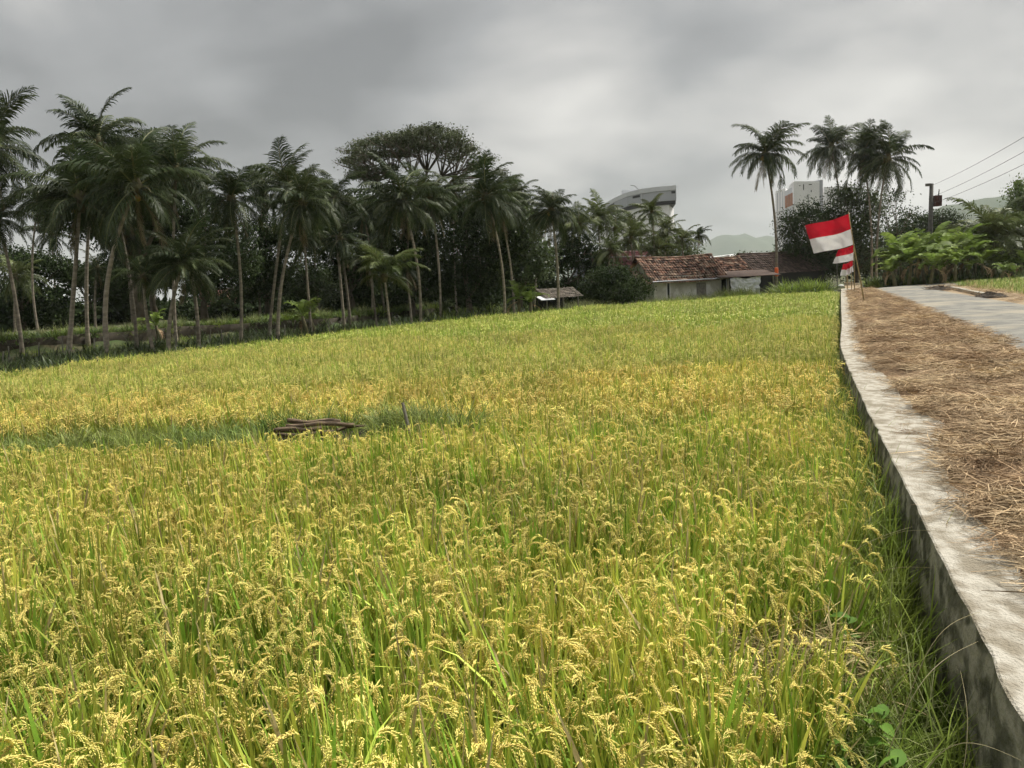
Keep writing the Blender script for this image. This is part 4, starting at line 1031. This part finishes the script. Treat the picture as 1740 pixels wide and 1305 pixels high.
for k in range(160):
    p = W(rng.uniform(1220, 1275), 490, rng.uniform(52, 53.5)); under(p.x, p.y, rng.uniform(.9, 1.4), rng.choice((0, 1, 6)))
for k in range(260):
    p = W(rng.uniform(1325, 1400), 490, rng.uniform(53, 56)); under(p.x, p.y, rng.uniform(1.2, 2.0), rng.choice((0, 1, 2, 3)))
scatter('undergrowth', P_, R_, S_, I_, us, 'mixed weeds and shrubs under the palms along the field edge', 'undergrowth')
P_, R_, S_, I_ = [], [], [], []
for k in range(700):
    px_ = rng.uniform(1470, 1760); Y = rng.uniform(52, 60); p = W(px_, 480, Y)
    if p.x - road_right(min(p.y, 44)) < 1 : continue
    P_.append((p.x, p.y, -.1)); R_.append((0, 0, rng.uniform(0, 6.28))); s = rng.uniform(.5, 1.3); S_.append((s, s, s)); I_.append(rng.choice((0, 1, 3, 4, 5)))
scatter('undergrowth', P_, R_, S_, I_, us, 'dark weeds at the foot of the banana row across the road', 'undergrowth')
# dark thicket filling the depth of the grove
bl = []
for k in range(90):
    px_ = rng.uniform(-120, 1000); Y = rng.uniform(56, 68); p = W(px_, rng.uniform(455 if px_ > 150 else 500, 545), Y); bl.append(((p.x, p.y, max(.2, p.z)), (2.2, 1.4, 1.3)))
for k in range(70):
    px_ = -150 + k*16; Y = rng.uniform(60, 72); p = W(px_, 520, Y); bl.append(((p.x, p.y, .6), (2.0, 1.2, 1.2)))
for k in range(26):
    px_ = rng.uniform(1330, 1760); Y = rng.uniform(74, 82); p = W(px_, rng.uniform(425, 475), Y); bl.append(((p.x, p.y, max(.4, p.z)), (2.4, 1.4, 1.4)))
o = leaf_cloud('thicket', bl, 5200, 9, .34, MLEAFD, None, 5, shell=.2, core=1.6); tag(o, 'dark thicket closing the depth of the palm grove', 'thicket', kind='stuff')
tb = MB(); prev = None
for p in resample(TBP, 90):
    j_ = .12*fbm(p.x, p.y, .7); row = [tb.vert((p.x, p.y - .12 + j_, -.75)), tb.vert((p.x, p.y - .04 + j_, -.35 + .05*fbm(p.x, 3, 1))), tb.vert((p.x, p.y + .10 + j_, .06 + .06*fbm(p.x, 9, .8))), tb.vert((p.x, p.y + .5, .02))]
    if prev:
        for k in range(3): tb.face((prev[k], row[k], row[k+1], prev[k+1]))
    prev = row
o = tb.build('terrace_bank', MSOIL, smooth=True); o['kind'] = 'structure'
P_, R_, S_, I_ = [], [], [], []
for k in range(900):
    p = TBP[0].lerp(TBP[-1], 0); x = rng.uniform(-34, -4.5); y = TB(x) + .25 + 2.6*rng.random()**1.5
    if inview(x, y, 3): under(x, y, rng.uniform(.5, .95), rng.choice((8, 9, 8, 9, 0, 6)))
scatter('terrace_plants', P_, R_, S_, I_, us, 'pale green leafy crop along the top of the dark terrace bank', 'crop')
# fence stakes before the terrace bank
STK = ('just left of the leftmost pale palm trunk', 'in the grass between the two leftmost palm trunks', 'at the very edge of the picture', 'left beside the bowed palm trunk', 'between the bowed trunk and the leaning one', 'beside the foot of the short right-leaning palm', 'left of the slim palm that stands clear', 'right of the strongly leaning pair', 'between the short palms and the slim palm', 'nearest to the twin-trunked palms')
for i, (x, y0, y1) in enumerate([(16, 612, 588), (66, 607, 582), (4, 620, 597), (107, 600, 570), (160, 603, 575), (298, 598, 570), (378, 588, 560), (484, 580, 553), (356, 590, 560), (560, 572, 545)]):
    p = G(x, y0, -.6); t = W(x + (i % 3 - 1)*2, y1, p.y); b = MB(); b.tube([(0, 0, -.1), (t-p)*.5, t-p], [.035, .03, .025], 6)
    tag(b.build('fence_stake', MWOODG, loc=p), 'thin grey stake ' + STK[i], 'stake', 'stakes under the left palms')

# ------------------------------------------------------------------ houses
class Frame:
    def __init__(s, o, u):
        s.o = Vector(o); s.u = Vector((u.x, u.y, 0)).normalized(); s.v = Vector((-s.u.y, s.u.x, 0)); s.z = Vector((0, 0, 1))
    def p(s, a, b, c): return s.u*a + s.v*b + s.z*c
def fbox(b, F, a, b_, c, da, db, dc, m=0): b.box(F.p(a, b_, c), F.u*da, F.v*db, F.z*dc, m)
def tile_slope(b, p0, u, dn, nu, nv, rg, lift=.05, sag=.0):
    """rows of overlapping tiles from the ridge p0 down along dn"""
    nrm = u.cross(dn).normalized()
    if nrm.z < 0: nrm = -nrm
    for j in range(nv):
        for i in range(nu):
            sg = -sag*math.sin(PI*(i+.5)/nu); s0, s1 = i/nu, (i+1)/nu; t0, t1 = j/nv, (j+1.18)/nv
            lf = lift*(1 + rg.uniform(-.4, .6)); b.tc = rg.random(); jit = nrm*rg.uniform(-.01, .02) + Vector((0, 0, sg))
            a, c_ = p0 + u*s0 + dn*t0 + jit, p0 + u*s1 + dn*t0 + jit; d, e_ = p0 + u*s0 + dn*t1 + nrm*lf + jit, p0 + u*s1 + dn*t1 + nrm*lf + jit
            mt, mb_ = (a+c_)/2 + nrm*.035, (d+e_)/2 + nrm*.035
            ids = [b.vert(q) for q in (a, mt, c_, e_, mb_, d)]
            b.face((ids[0], ids[5], ids[4], ids[1])); b.face((ids[1], ids[4], ids[3], ids[2])); b.face((ids[5], ids[0], ids[1], ids[4]))
def gable_house(name, label, F, ln, dp, he, hr, wallm, roofm, over=.35, nu=26, nv=9, sag=.1, seed=1, lift=.05):
    root = empty(name, F.o, label, 'house'); rg = random.Random(seed)
    b = MB(); fbox(b, F, 0, 0, -.3, ln, dp, he + .3); 
    for a in (0, ln):
        b.poly([F.p(a, .0, he), F.p(a, dp, he), F.p(a, dp/2, hr - .06)])
    b.build('wall', wallm, root)
    b = MB(); ov = over; ridge = F.p(-ov, dp/2, hr); dn = F.p(0, -dp/2 - ov, -(hr-he)*(1 + ov/(dp/2)))
    tile_slope(b, ridge, F.u*(ln + 2*ov), dn, nu, nv, rg, lift, sag)
    dn2 = F.p(0, dp/2 + ov, -(hr-he)*(1 + ov/(dp/2))); tile_slope(b, ridge, F.u*(ln + 2*ov), dn2, nu//2, nv//2, rg, lift, sag)
    r_ = b.build('roof', roofm, root)
    b = MB(); b.tc = .35; pts = [ridge + F.u*((ln + 2*ov)*i/12) + Vector((0, 0, .02 - sag*math.sin(PI*i/12) + .02*rg.uniform(-1, 1))) for i in range(13)]
    b.tube(pts, .09, 7); b.build('ridge', roofm, r_, True)
    return root
# tiled house
A = at_x(1112, 506, 53.5, -.62); B = at_x(1226, 492, 55.5, -.62); F1 = Frame(A, B - A); ln = (B-A).length
h1 = gable_house('tiled_house', 'low whitewashed house with a mottled terracotta tile roof by the field', F1, ln, 3.4, W(1170, 468, 54.5).z + .62, W(1170, 434, 56).z + .62, MLIME, MTILE, .45, 30, 10, .12, 2)
b = MB(); fbox(b, F1, ln*.19, -.02, .55, .16, .05, 1.0); b.build('window', MDARK, h1)
b = MB(); fbox(b, F1, ln*.19 - .07, -.015, .48, .05, .06, 1.15); fbox(b, F1, ln*.19 + .18, -.015, .48, .05, .06, 1.15); b.build('window_frame', MWPAINT, h1)
b = MB(); fbox(b, F1, ln + .25, -.35, -.1, .14, .14, 1.95); b.build('post', MGLIGHT, h1)
b = MB(); b.tc = .2
b.poly([F1.p(-.9, -.5, 1.55), F1.p(-.42, -.5, 1.62), F1.p(-.42, 1.4, 2.6), F1.p(-1.2, 1.4, 2.45)]); b.build('side_roof', MTILE, h1)
b = MB(); fbox(b, F1, ln*.62, -.02, -.25, .8, .05, 1.75); b.build('door', MWOODG, h1)
b = MB(); b.tube([F1.p(-.4, -.47, W(1170, 468, 54.5).z + .30), F1.p(ln + .4, -.47, W(1170, 468, 54.5).z + .30)], .05, 6); b.build('gutter', MGPANEL, h1)
# tarpaulin lean-to beside it
A2 = at_x(1232, 492, 54.8, -.62); B2 = at_x(1300, 488, 55.6, -.62); F2 = Frame(A2, B2 - A2); l2 = (B2-A2).length
r2 = empty('lean_to_shed', F2.o, 'open lean-to shed with a thin sheet roof between the tiled house and the tall palm', 'shed')
b = MB(); b.box(F2.p(-.5, -.35, 1.72), F2.u*(l2 + 1.6), F2.p(0, 2.3, .42), Vector((0, 0, .05))); b.build('roof', MTILED, r2)
for a in (.15, l2*.62, l2 + .6):
    b = MB(); fbox(b, F2, a, -.1, -.3, .09, .09, 2.1); b.build('post', MWOODG, r2)
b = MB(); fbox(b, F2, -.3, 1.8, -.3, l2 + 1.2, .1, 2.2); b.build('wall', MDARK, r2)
b = MB(); nx, nz = 30, 24; ids = {}
for j in range(nz+1):
    for i in range(nx+1):
        s, t = i/nx, j/nz; fold = .05*math.sin(t*19 + 7*s + 2*math.sin(9*s)) + .16*mnoise.noise(Vector((s*5, t*6, 2))) + .10*mnoise.noise(Vector((s*11, t*13, 5)))
        ids[i, j] = b.vert(F2.p(.25 + s*(l2*.78)*(1 - .06*math.sin(t*4)) + .25*t*(1-s), -.25 + fold, 1.66 - t*1.75 + .06*math.sin(s*9)))
for j in range(nz):
    for i in range(nx): b.face((ids[i, j], ids[i, j+1], ids[i+1, j+1], ids[i+1, j]))
tag(b.build('tarpaulin', MTARP, smooth=False, loc=F2.o), 'crumpled silver tarpaulin hung under the lean-to roof', 'tarpaulin')
# hip end and dark roofs to the right
A3 = at_x(1222, 470, 59, -.6); B3 = at_x(1300, 470, 60.5, -.6); F3 = Frame(A3, B3 - A3); l3 = (B3-A3).length
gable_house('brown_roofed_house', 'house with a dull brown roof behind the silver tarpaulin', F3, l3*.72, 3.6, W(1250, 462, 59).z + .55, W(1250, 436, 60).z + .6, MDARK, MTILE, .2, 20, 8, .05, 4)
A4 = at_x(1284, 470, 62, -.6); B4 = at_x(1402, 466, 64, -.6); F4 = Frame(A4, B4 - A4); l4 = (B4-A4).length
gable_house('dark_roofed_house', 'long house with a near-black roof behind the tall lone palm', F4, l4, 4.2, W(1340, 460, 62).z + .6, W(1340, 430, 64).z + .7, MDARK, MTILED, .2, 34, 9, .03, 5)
# maroon roof house
A5 = at_x(1018, 480, 66, -.6); B5 = at_x(1122, 476, 69, -.6); F5 = Frame(A5, B5 - A5); l5 = (B5-A5).length
h5 = gable_house('maroon_roofed_house', 'house with a maroon metal roof above the mango bush', F5, l5, 4.0, W(1070, 447, 67).z + .55, W(1070, 428, 68).z + .62, MGPANEL, MREDROOF, .15, 40, 3, .0, 6, .02)
b = MB(); fbox(b, F5, l5*.12, 1.0, W(1070, 440, 67).z + .82, l5*.85, .18, .08); b.build('fascia', MWPAINT, h5)
b = MB(); fbox(b, F5, l5 - .1, .2, W(1120, 447, 69).z + .6, .7, .3, .85); fbox(b, F5, l5 - .15, .1, W(1120, 427, 69).z + .6, .85, .9, .1); b.build('gable_end', MWPAINT, h5)
# small hut with grey roof
A6 = at_x(928, 520, 47.5, -.62); B6 = at_x(985, 516, 48.5, -.62); F6 = Frame(A6, B6 - A6); l6 = (B6-A6).length
r6 = empty('field_hut', F6.o, 'small open hut with a grey tiled roof behind the white-trunked palm', 'hut')
eh, rh = W(955, 506, 47).z + .62, W(955, 489, 49).z + .62
b = MB(); rg = random.Random(8); tile_slope(b, F6.p(-.15, 1.0, rh), F6.u*(l6 + .3), F6.p(0, -1.25, -(rh-eh)), 18, 6, rg, .03, 0.02); tile_slope(b, F6.p(-.15, 1.0, rh), F6.u*(l6 + .3), F6.p(0, 1.25, -(rh-eh)), 10, 4, rg, .03); b.build('roof', MGREYT, r6)
for a in (.05, l6*.5, l6 - .12):
    for bb in (0, 1.9):
        b = MB(); fbox(b, F6, a, bb, -.3, .08, .08, eh + .34); b.build('post', MWOODG, r6)
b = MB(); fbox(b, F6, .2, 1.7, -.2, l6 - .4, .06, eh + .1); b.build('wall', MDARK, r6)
b = MB(); b.box(F6.p(-.55, -.5, eh - .10), F6.u*.95, F6.p(0, .8, .22), Vector((0, 0, .03))); b.build('eave_sheet', MMETAL, r6)
# red roof glimpsed through the left grove
A7 = at_x(352, 545, 58, -.0); B7 = at_x(455, 540, 60, -.0); F7 = Frame(A7, B7 - A7); l7 = (B7-A7).length
gable_house('red_roofed_hut', 'low hut with a red-brown tile roof glimpsed between the left grove trunks', F7, l7, 3, 1.1, 2.2, MDARK, MTILE, .2, 24, 7, .05, 9)

# big far buildings ------------------------------------------------------
def prism(b, pts, z0, z1, m=0, cap=True):
    n = len(pts)
    lo = [b.vert((p[0], p[1], z0)) for p in pts]; hi = [b.vert((p[0], p[1], z1)) for p in pts]
    for i in range(n): b.face((lo[i], lo[(i+1) % n], hi[(i+1) % n], hi[i]), m)
    if cap: b.face(hi, m); b.face(lo[::-1], m)
def plan_px(lst, back):
    fr_ = [W(x, 400, Y) for x, Y in lst]
    return fr_
front = [(1149, 196), (1120, 197), (1090, 200), (1064, 207), (1045, 218), (1029, 232), (1014, 248)]
FP = [W(x, 330, Y) for x, Y in front]; O8 = Vector((FP[0].x, FP[0].y, -1))
FPl = [Vector((p.x - O8.x, p.y - O8.y, 0)) for p in FP]
def inset(pts, d, back=16):
    out = [Vector((p.x, p.y + d, 0)) for p in pts]; return out + [Vector((p.x + 2.2, p.y + back - d, 0)) for i, p in list(enumerate(pts))[::-1]]
r8 = empty('curved_building', O8, 'large grey building with a curved overhanging top storey above the far palms', 'building')
zt = W(1148, 315, 196).z + 1; zb = W(1148, 340, 196).z + 1
b = MB(); prism(b, inset(FPl, 0), zb, zt - 1.15); b.build('upper_storey', MGPANEL, r8)
b = MB(); prism(b, inset(FPl, -.35, 16.4), zt - 1.1, zt); b.build('parapet', MGLIGHT, r8)
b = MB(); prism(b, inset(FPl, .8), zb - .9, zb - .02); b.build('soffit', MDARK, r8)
low_ = [Vector((p.x - 1.5 if i == 0 else p.x, p.y + 1.6, 0)) for i, p in enumerate(FPl)]
b = MB(); prism(b, low_ + [Vector((p.x + 4, p.y + 13, 0)) for p in low_[::-1]], 0, zb - .92); b.build('lower_wall', MWPAINT, r8)
for (i0, s0, s1) in ((0, .05, .28), (2, .1, .55), (4, .1, .8), (5, .1, .95)):
    b = MB(); a = FPl[i0].lerp(FPl[i0+1], s0); c_ = FPl[i0].lerp(FPl[i0+1], s1); hgt = .55 if i0 < 4 else 2.4
    nv_ = Vector((-(c_-a).y, (c_-a).x, 0)).normalized(); nv_ = nv_ if nv_.y < 0 else -nv_
    b.box(a + nv_*.02 + Vector((0, 0, zt - 1.35 - hgt)), c_ - a, nv_*.10, Vector((0, 0, hgt))); b.build('window', MDARK, r8)
for i0 in range(1, 6):
    b = MB(); a = FPl[i0]; b.box(a + Vector((-.06, -.08, zb)), (.12, 0, 0), (0, .1, 0), (0, 0, zt - zb - 1.2)); b.build('panel_joint', MGLIGHT, r8)
b = MB(); m_ = FPl[3].lerp(FPl[4], .2); b.box(m_ + Vector((0, 4, zt)), (6, -1.2, 0), (1, 5, 0), (0, 0, 1.3)); b.build('roof_plant', MGLIGHT, r8)
b = MB(); m_ = FPl[2]; b.tube([m_ + Vector((0, 3, zt)), m_ + Vector((-1.2, 3, zt + 1.2)), m_ + Vector((-2.2, 3, zt + 1.4))], .08, 5); b.build('antenna', MPOLE, r8)
# white tower
Yt = 210; O9 = at_x(1349, 400, Yt, -1); r9 = empty('white_tower', O9, 'tall white building block behind the dark round tree', 'building')
def lp(px_, py_, Y): p = W(px_, py_, Y); return Vector((p.x - O9.x, p.y - O9.y, p.z - O9.z))
z_t = lp(1370, 307, Yt).z
a, c_ = lp(1349, 400, Yt), lp(1393, 400, Yt + 3); a.z = c_.z = 0
b = MB(); prism(b, [a, c_, c_ + Vector((3, 12, 0)), a + Vector((3, 12, 0))], 0, z_t); b.build('main_block', MWPAINT, r9)
un = (c_ - a).normalized(); nv_ = Vector((un.y, -un.x, 0))
for (px_, py_, ww, hh) in ((1364, 318, .22, 1.5), (1377, 313, .9, .2), (1381.5, 324, .2, .5), (1374, 334, .22, 1.2), (1355, 316, .4, .15)):
    p = lp(px_, py_, Yt + 1.2); q = a + un*((p - a).dot(un)); b = MB(); b.box(Vector((q.x, q.y, p.z - hh/2)) + nv_*.02, un*ww, nv_*.08, Vector((0, 0, hh))); b.build('window', MDARK, r9)
b = MB(); b.box(c_ + nv_*.05 + Vector((-.1, 0, 0)), un*1.1, -nv_*6, Vector((0, 0, z_t + .35))); b.build('corner_column', MGPANEL, r9)
e1, e2 = lp(1333, 400, Yt + 14), lp(1349.5, 400, Yt + 1.0); e1.z = e2.z = 0
b = MB(); prism(b, [e1, e2, e2 + Vector((2, 6, 0)), e1 + Vector((2, 6, 0))], 0, lp(1347, 316, Yt).z); b.build('link_block', MGLIGHT, r9)
ue = (e2 - e1).normalized(); ne = Vector((ue.y, -ue.x, 0)); le = (e2-e1).length; zl = lp(1345, 320, Yt).z
for i in range(3):
    b = MB(); b.box(e1 + ue*(le*(.12 + .28*i)) + ne*.02 + Vector((0, 0, zl - 4.2)), ue*(le*.22), ne*.12, Vector((0, 0, 3.3))); b.build('orange_panel', MORANGE, r9)
f1, f2 = lp(1318, 400, Yt + 22), lp(1335, 400, Yt + 13); f1.z = f2.z = 0
b = MB(); prism(b, [f1, f2, f2 + Vector((4, 8, 0)), f1 + Vector((4, 8, 0))], 0, lp(1330, 322, Yt + 17).z); b.build('rear_block', MWPAINT, r9)
uf = (f2-f1).normalized(); nf = Vector((uf.y, -uf.x, 0)); lf_ = (f2-f1).length
for i in range(3):
    b = MB(); b.box(f1 + uf*(lf_*(.2 + .27*i)) + nf*.02, uf*.35, nf*.15, Vector((0, 0, lp(1330, 326, Yt + 17).z))); b.build('fin', MGLIGHT, r9)
f3, f4 = lp(1400, 400, Yt + 6), lp(1442, 400, Yt + 10); f3.z = f4.z = 0
b = MB(); prism(b, [f3, f4, f4 + Vector((2, 9, 0)), f3 + Vector((2, 9, 0))], 0, lp(1420, 318, Yt + 8).z); b.build('side_block', MWPAINT, r9)
# hangar roof
Yh = 150; h0, hh1 = W(1240, 430, Yh), W(1304, 424, Yh + 8); rh_ = empty('hangar', (h0.x, h0.y, -1), 'wide far hangar with a pale curved roof below the mountain', 'building')
b = MB(); L0 = Vector((0, 0, 0)); du = Vector((hh1.x - h0.x, hh1.y - h0.y, 0)); zr = h0.z + 1
prism(b, [L0, du, du + Vector((0, 20, 0)), Vector((0, 20, 0))], 0, zr - .6); b.build('wall', MGPANEL, rh_)
b = MB(); prev = None
for i in range(13):
    s = i/12; z = zr - .55 + .55*math.sin(PI*(.1 + .8*s)); q = du*(-.03 + 1.06*s); row = [b.vert(q + Vector((0, -.6, z))), b.vert(q + Vector((0, 20.6, z))), b.vert(q + Vector((0, -.6, z - .35)))]
    if prev: b.face((prev[0], prev[1], row[1], row[0])); b.face((prev[2], prev[0], row[0], row[2]))
    prev = row
b.build('roof', MWPAINT, rh_, True)

# ------------------------------------------------------------------ flags and small things by the road
def flag(pole_pts, r0, corners, label, seed, waves=2.2, amp=.10):
    """pole_pts: world points; corners: hoist-top, hoist-bottom, fly-top, fly-bottom"""
    base = pole_pts[0]; root = empty('flag', base, label, 'flag', 'red and white flags by the verge'); b = MB()
    b.tube([p - base for p in pole_pts], [r0*(1 - .45*i/(len(pole_pts)-1)) for i in range(len(pole_pts))], 7); b.build('pole', MBAMB, root, True)
    ht, hb_, ft, fb = [c_ - base for c_ in corners]; nx, nz = 36, 20
    for half, m, nm in ((0, MRED, 'red_band'), (1, MWHITE, 'white_band')):
        b = MB(); ids = {}
        for j in range(nz//2 + 1):
            t = (j + half*nz//2)/nz
            for i in range(nx+1):
                s = i/nx; p = ht.lerp(hb_, t).lerp(ft.lerp(fb, t), s); ph = s*waves*2*PI + t*1.4 + seed
                ids[i, j] = b.vert(p + Vector((0, 1.3*amp*s**.6*math.sin(ph) + .05*mnoise.noise(Vector((s*7, t*5, seed))) + .03*mnoise.noise(Vector((s*14 + t*9, t*3, seed + 4))), amp*.3*s*math.sin(ph*.8 + 1 + seed) - .06*math.sin(PI*s))))
        for j in range(nz//2):
            for i in range(nx): b.face((ids[i, j], ids[i, j+1], ids[i+1, j+1], ids[i+1, j]))
        b.build(nm, m, root, True)
    for q in (ht, ht.lerp(hb_, .5), hb_):
        b = MB(); ball(b, q, .022, 0, 6, 4); b.build('tie', MWHITE, root)
    return root
b0 = G(1469, 516, .02); Yf = b0.y
flag([b0, W(1463, 480, Yf), W(1455, 440, Yf), W(1448, 400, Yf), W(1442, 360, Yf)], .032,
     [W(1443, 363, Yf), W(1451, 415, Yf), W(1368, 383, Yf+.35), W(1381, 430, Yf+.35)], 'largest red and white flag flying on the leaning bamboo pole', 1.0, 1.3, .10)
b1 = G(1452, 497, .02); Yg = b1.y
flag([b1, W(1452, 460, Yg), W(1450, 412, Yg)], .03, [W(1450, 416, Yg), W(1450, 442, Yg), W(1424, 424, Yg+.3), W(1413, 447, Yg+.3)], 'middle-sized red and white flag just below the largest one', 2.0, 1.2, .10)
b2 = G(1447, 492, .02); Yk = b2.y
flag([b2, W(1447, 465, Yk), W(1449, 438, Yk)], .028, [W(1449, 441, Yk), W(1450, 461, Yk), W(1434, 450, Yk-.1), W(1431, 470, Yk-.1)], 'crumpled small red and white flag hanging lowest', 4.0, 2.4, .22)
# slim poles and sack at the end of the wall
for i, (x, y0, y1) in enumerate([(1440, 491, 462), (1423, 489, 448)]):
    p = G(x, y0, .0); t = W(x - 1, y1, p.y); b = MB(); b.tube([Vector((0, 0, -.1)), t - p], [.035, .03], 6)
    tag(b.build('post', MBAMB if i == 0 else MPOLE, loc=p), ('thin bamboo stick under the crumpled flag', 'grey post at the far end of the wall left of the flags')[i], 'post')
def sack(px_, py_, w_, h_, seed, label):
    p = G(px_, py_, 0.0); b = MB(); nu, nv = 12, 8; rows = []
    for j in range(nv+1):
        th = PI*j/nv; rows.append([b.vert((w_*math.sin(th)**.7*math.cos(2*PI*k/nu)*(1 + .15*mnoise.noise(Vector((k, j, seed)))), w_*.6*math.sin(th)**.7*math.sin(2*PI*k/nu), h_*.5*(1 - math.cos(PI - th)*-1 if False else 1 + math.cos(th)) + .03*mnoise.noise(Vector((k*.7, j, seed+3))))) for k in range(nu)])
    for j in range(nv):
        for k in range(nu): b.face((rows[j][k], rows[j+1][k], rows[j+1][(k+1) % nu], rows[j][(k+1) % nu]))
    tag(b.build('sack', MSACK, smooth=True, loc=p), label, 'sack')
sack(1429, 488.5, .22, .20, 1, 'flat white sack lying at the far end of the wall'); 
b = MB(); p = W(1319.5, 462, 56.6); b.tube([(0, 0, -.32), (0, 0, -.28), (0, 0, .28), (0, 0, .32)], [.08, .13, .13, .05], 10)
tag(b.build('orange_container', MORNG, loc=p), 'orange plastic container fixed on the tall lone palm trunk', 'container')

# utility pole, transformer and wires
pb_ = W(1578, 470, 60); root = empty('utility_pole', (pb_.x, pb_.y, -.1), 'dark utility pole with a transformer box above the bananas', 'utility pole')
tp = W(1583, 312, 60) - Vector((pb_.x, pb_.y, -.1))
b = MB(); b.tube([(0, 0, -.3), tp*.5, tp], [.20, .17, .14], 10); b.build('pole', MPOLE, root, True)
q = W(1592, 341, 60) - root.location
b = MB(); b.box(q + Vector((-.3, -.25, -.42)), (.56, 0, 0), (0, .5, 0), (0, 0, .8)); 
for k in range(4): b.box(q + Vector((-.27 + .14*k, -.31, -.34)), (.05, 0, 0), (0, .055, 0), (0, 0, .62))
tr_ = b.build('transformer', MRUST, root)
b = MB(); b.tube([q + Vector((.12, 0, .38)), q + Vector((.16, 0, .85))], [.05, .03], 6); b.build('bushing', MPOLE, tr_)
b = MB(); b.box(tp*.84 + Vector((-.15, -.06, 0)), (.6, 0, .02), (0, .12, 0), (0, 0, .10)); b.build('bracket', MPOLE, root)
b = MB(); b.box(tp + Vector((-.45, -.07, -.18)), (.4, 0, 0), (0, .14, 0), (0, 0, .2)); b.build('cross_arm', MPOLE, root)
for i, (h_, lab) in enumerate([(tp.z - .15, 'upper overhead wire sloping up to the right from the utility pole'), (tp.z - 1.0, 'middle overhead wire from the utility pole'), (tp.z - 1.5, 'lower overhead wire from the utility pole')]):
    a = root.location + Vector((tp.x*.9, 0, h_)); c_ = Vector((19.0, 25.0, 7.3 - .55*i)); c2 = c_ + (c_ - a)*.8; b = MB()
    pts = [Vector((0, 0, 0)) + (c2 - a)*(k/30) + Vector((0, 0, -1.1*4*(k/30)*(1-k/30)*.6)) for k in range(31)]
    b.tube(pts, .010, 5); tag(b.build('wire', MWIRE, loc=a), lab, 'wire', 'overhead wires')

# ------------------------------------------------------------------ mountains and air
def ridge(name, pts, Y, depth, seed):
    b = MB(); prev = None; ws = [W(x, y, Y) for x, y in pts]; P2 = resample(ws, 90); 
    for i, p in enumerate(P2):
        row = []
        for k in range(9):
            t = k/8; h_ = (p.z + 1)*(1 - abs(1 - 2*t)**1.25) + (6*fbm(p.x, t*200, .02) + 9*fbm(p.x, t*300, .006))*(1 - abs(1-2*t))*(p.z/110)
            row.append(b.vert((p.x, p.y + (t - .5)*depth, h_ - 2)))
        if prev:
            for k in range(8): b.face((prev[k], prev[k+1], row[k+1], row[k]))
        prev = row
    o = b.build(name, MMOUNT, smooth=True); o['kind'] = 'structure'
ridge('mountain', [(700, 462), (900, 452), (1100, 440), (1180, 425), (1205, 410), (1232, 398), (1250, 401), (1264, 397), (1285, 405), (1310, 402), (1360, 415), (1450, 430), (1550, 435)], 2600, 900, 1)
ridge('hill', [(1450, 428), (1520, 405), (1570, 370), (1600, 352), (1640, 346), (1690, 338), (1760, 334), (1900, 350), (2100, 380)], 1100, 500, 2)
hz = MB(); x0, x1, y0, y1, z0, z1 = -5200, 5200, -3200, 5200, -3, 230
hz.box((x0, y0, z0), (x1-x0, 0, 0), (0, y1-y0, 0), (0, 0, z1-z0))
hm = bpy.data.materials.new('haze_air'); hm.use_nodes = True; t = hm.node_tree; t.nodes.clear()
pv = N(t, 'ShaderNodeVolumePrincipled'); pv.inputs['Color'].default_value = (.80, .84, .86, 1); pv.inputs['Density'].default_value = .00018; pv.inputs['Anisotropy'].default_value = .2
L(t, pv.outputs[0], N(t, 'ShaderNodeOutputMaterial').inputs['Volume'])
tag(hz.build('haze', hm), 'pale grey haze over the far mountain', 'haze', kind='stuff')
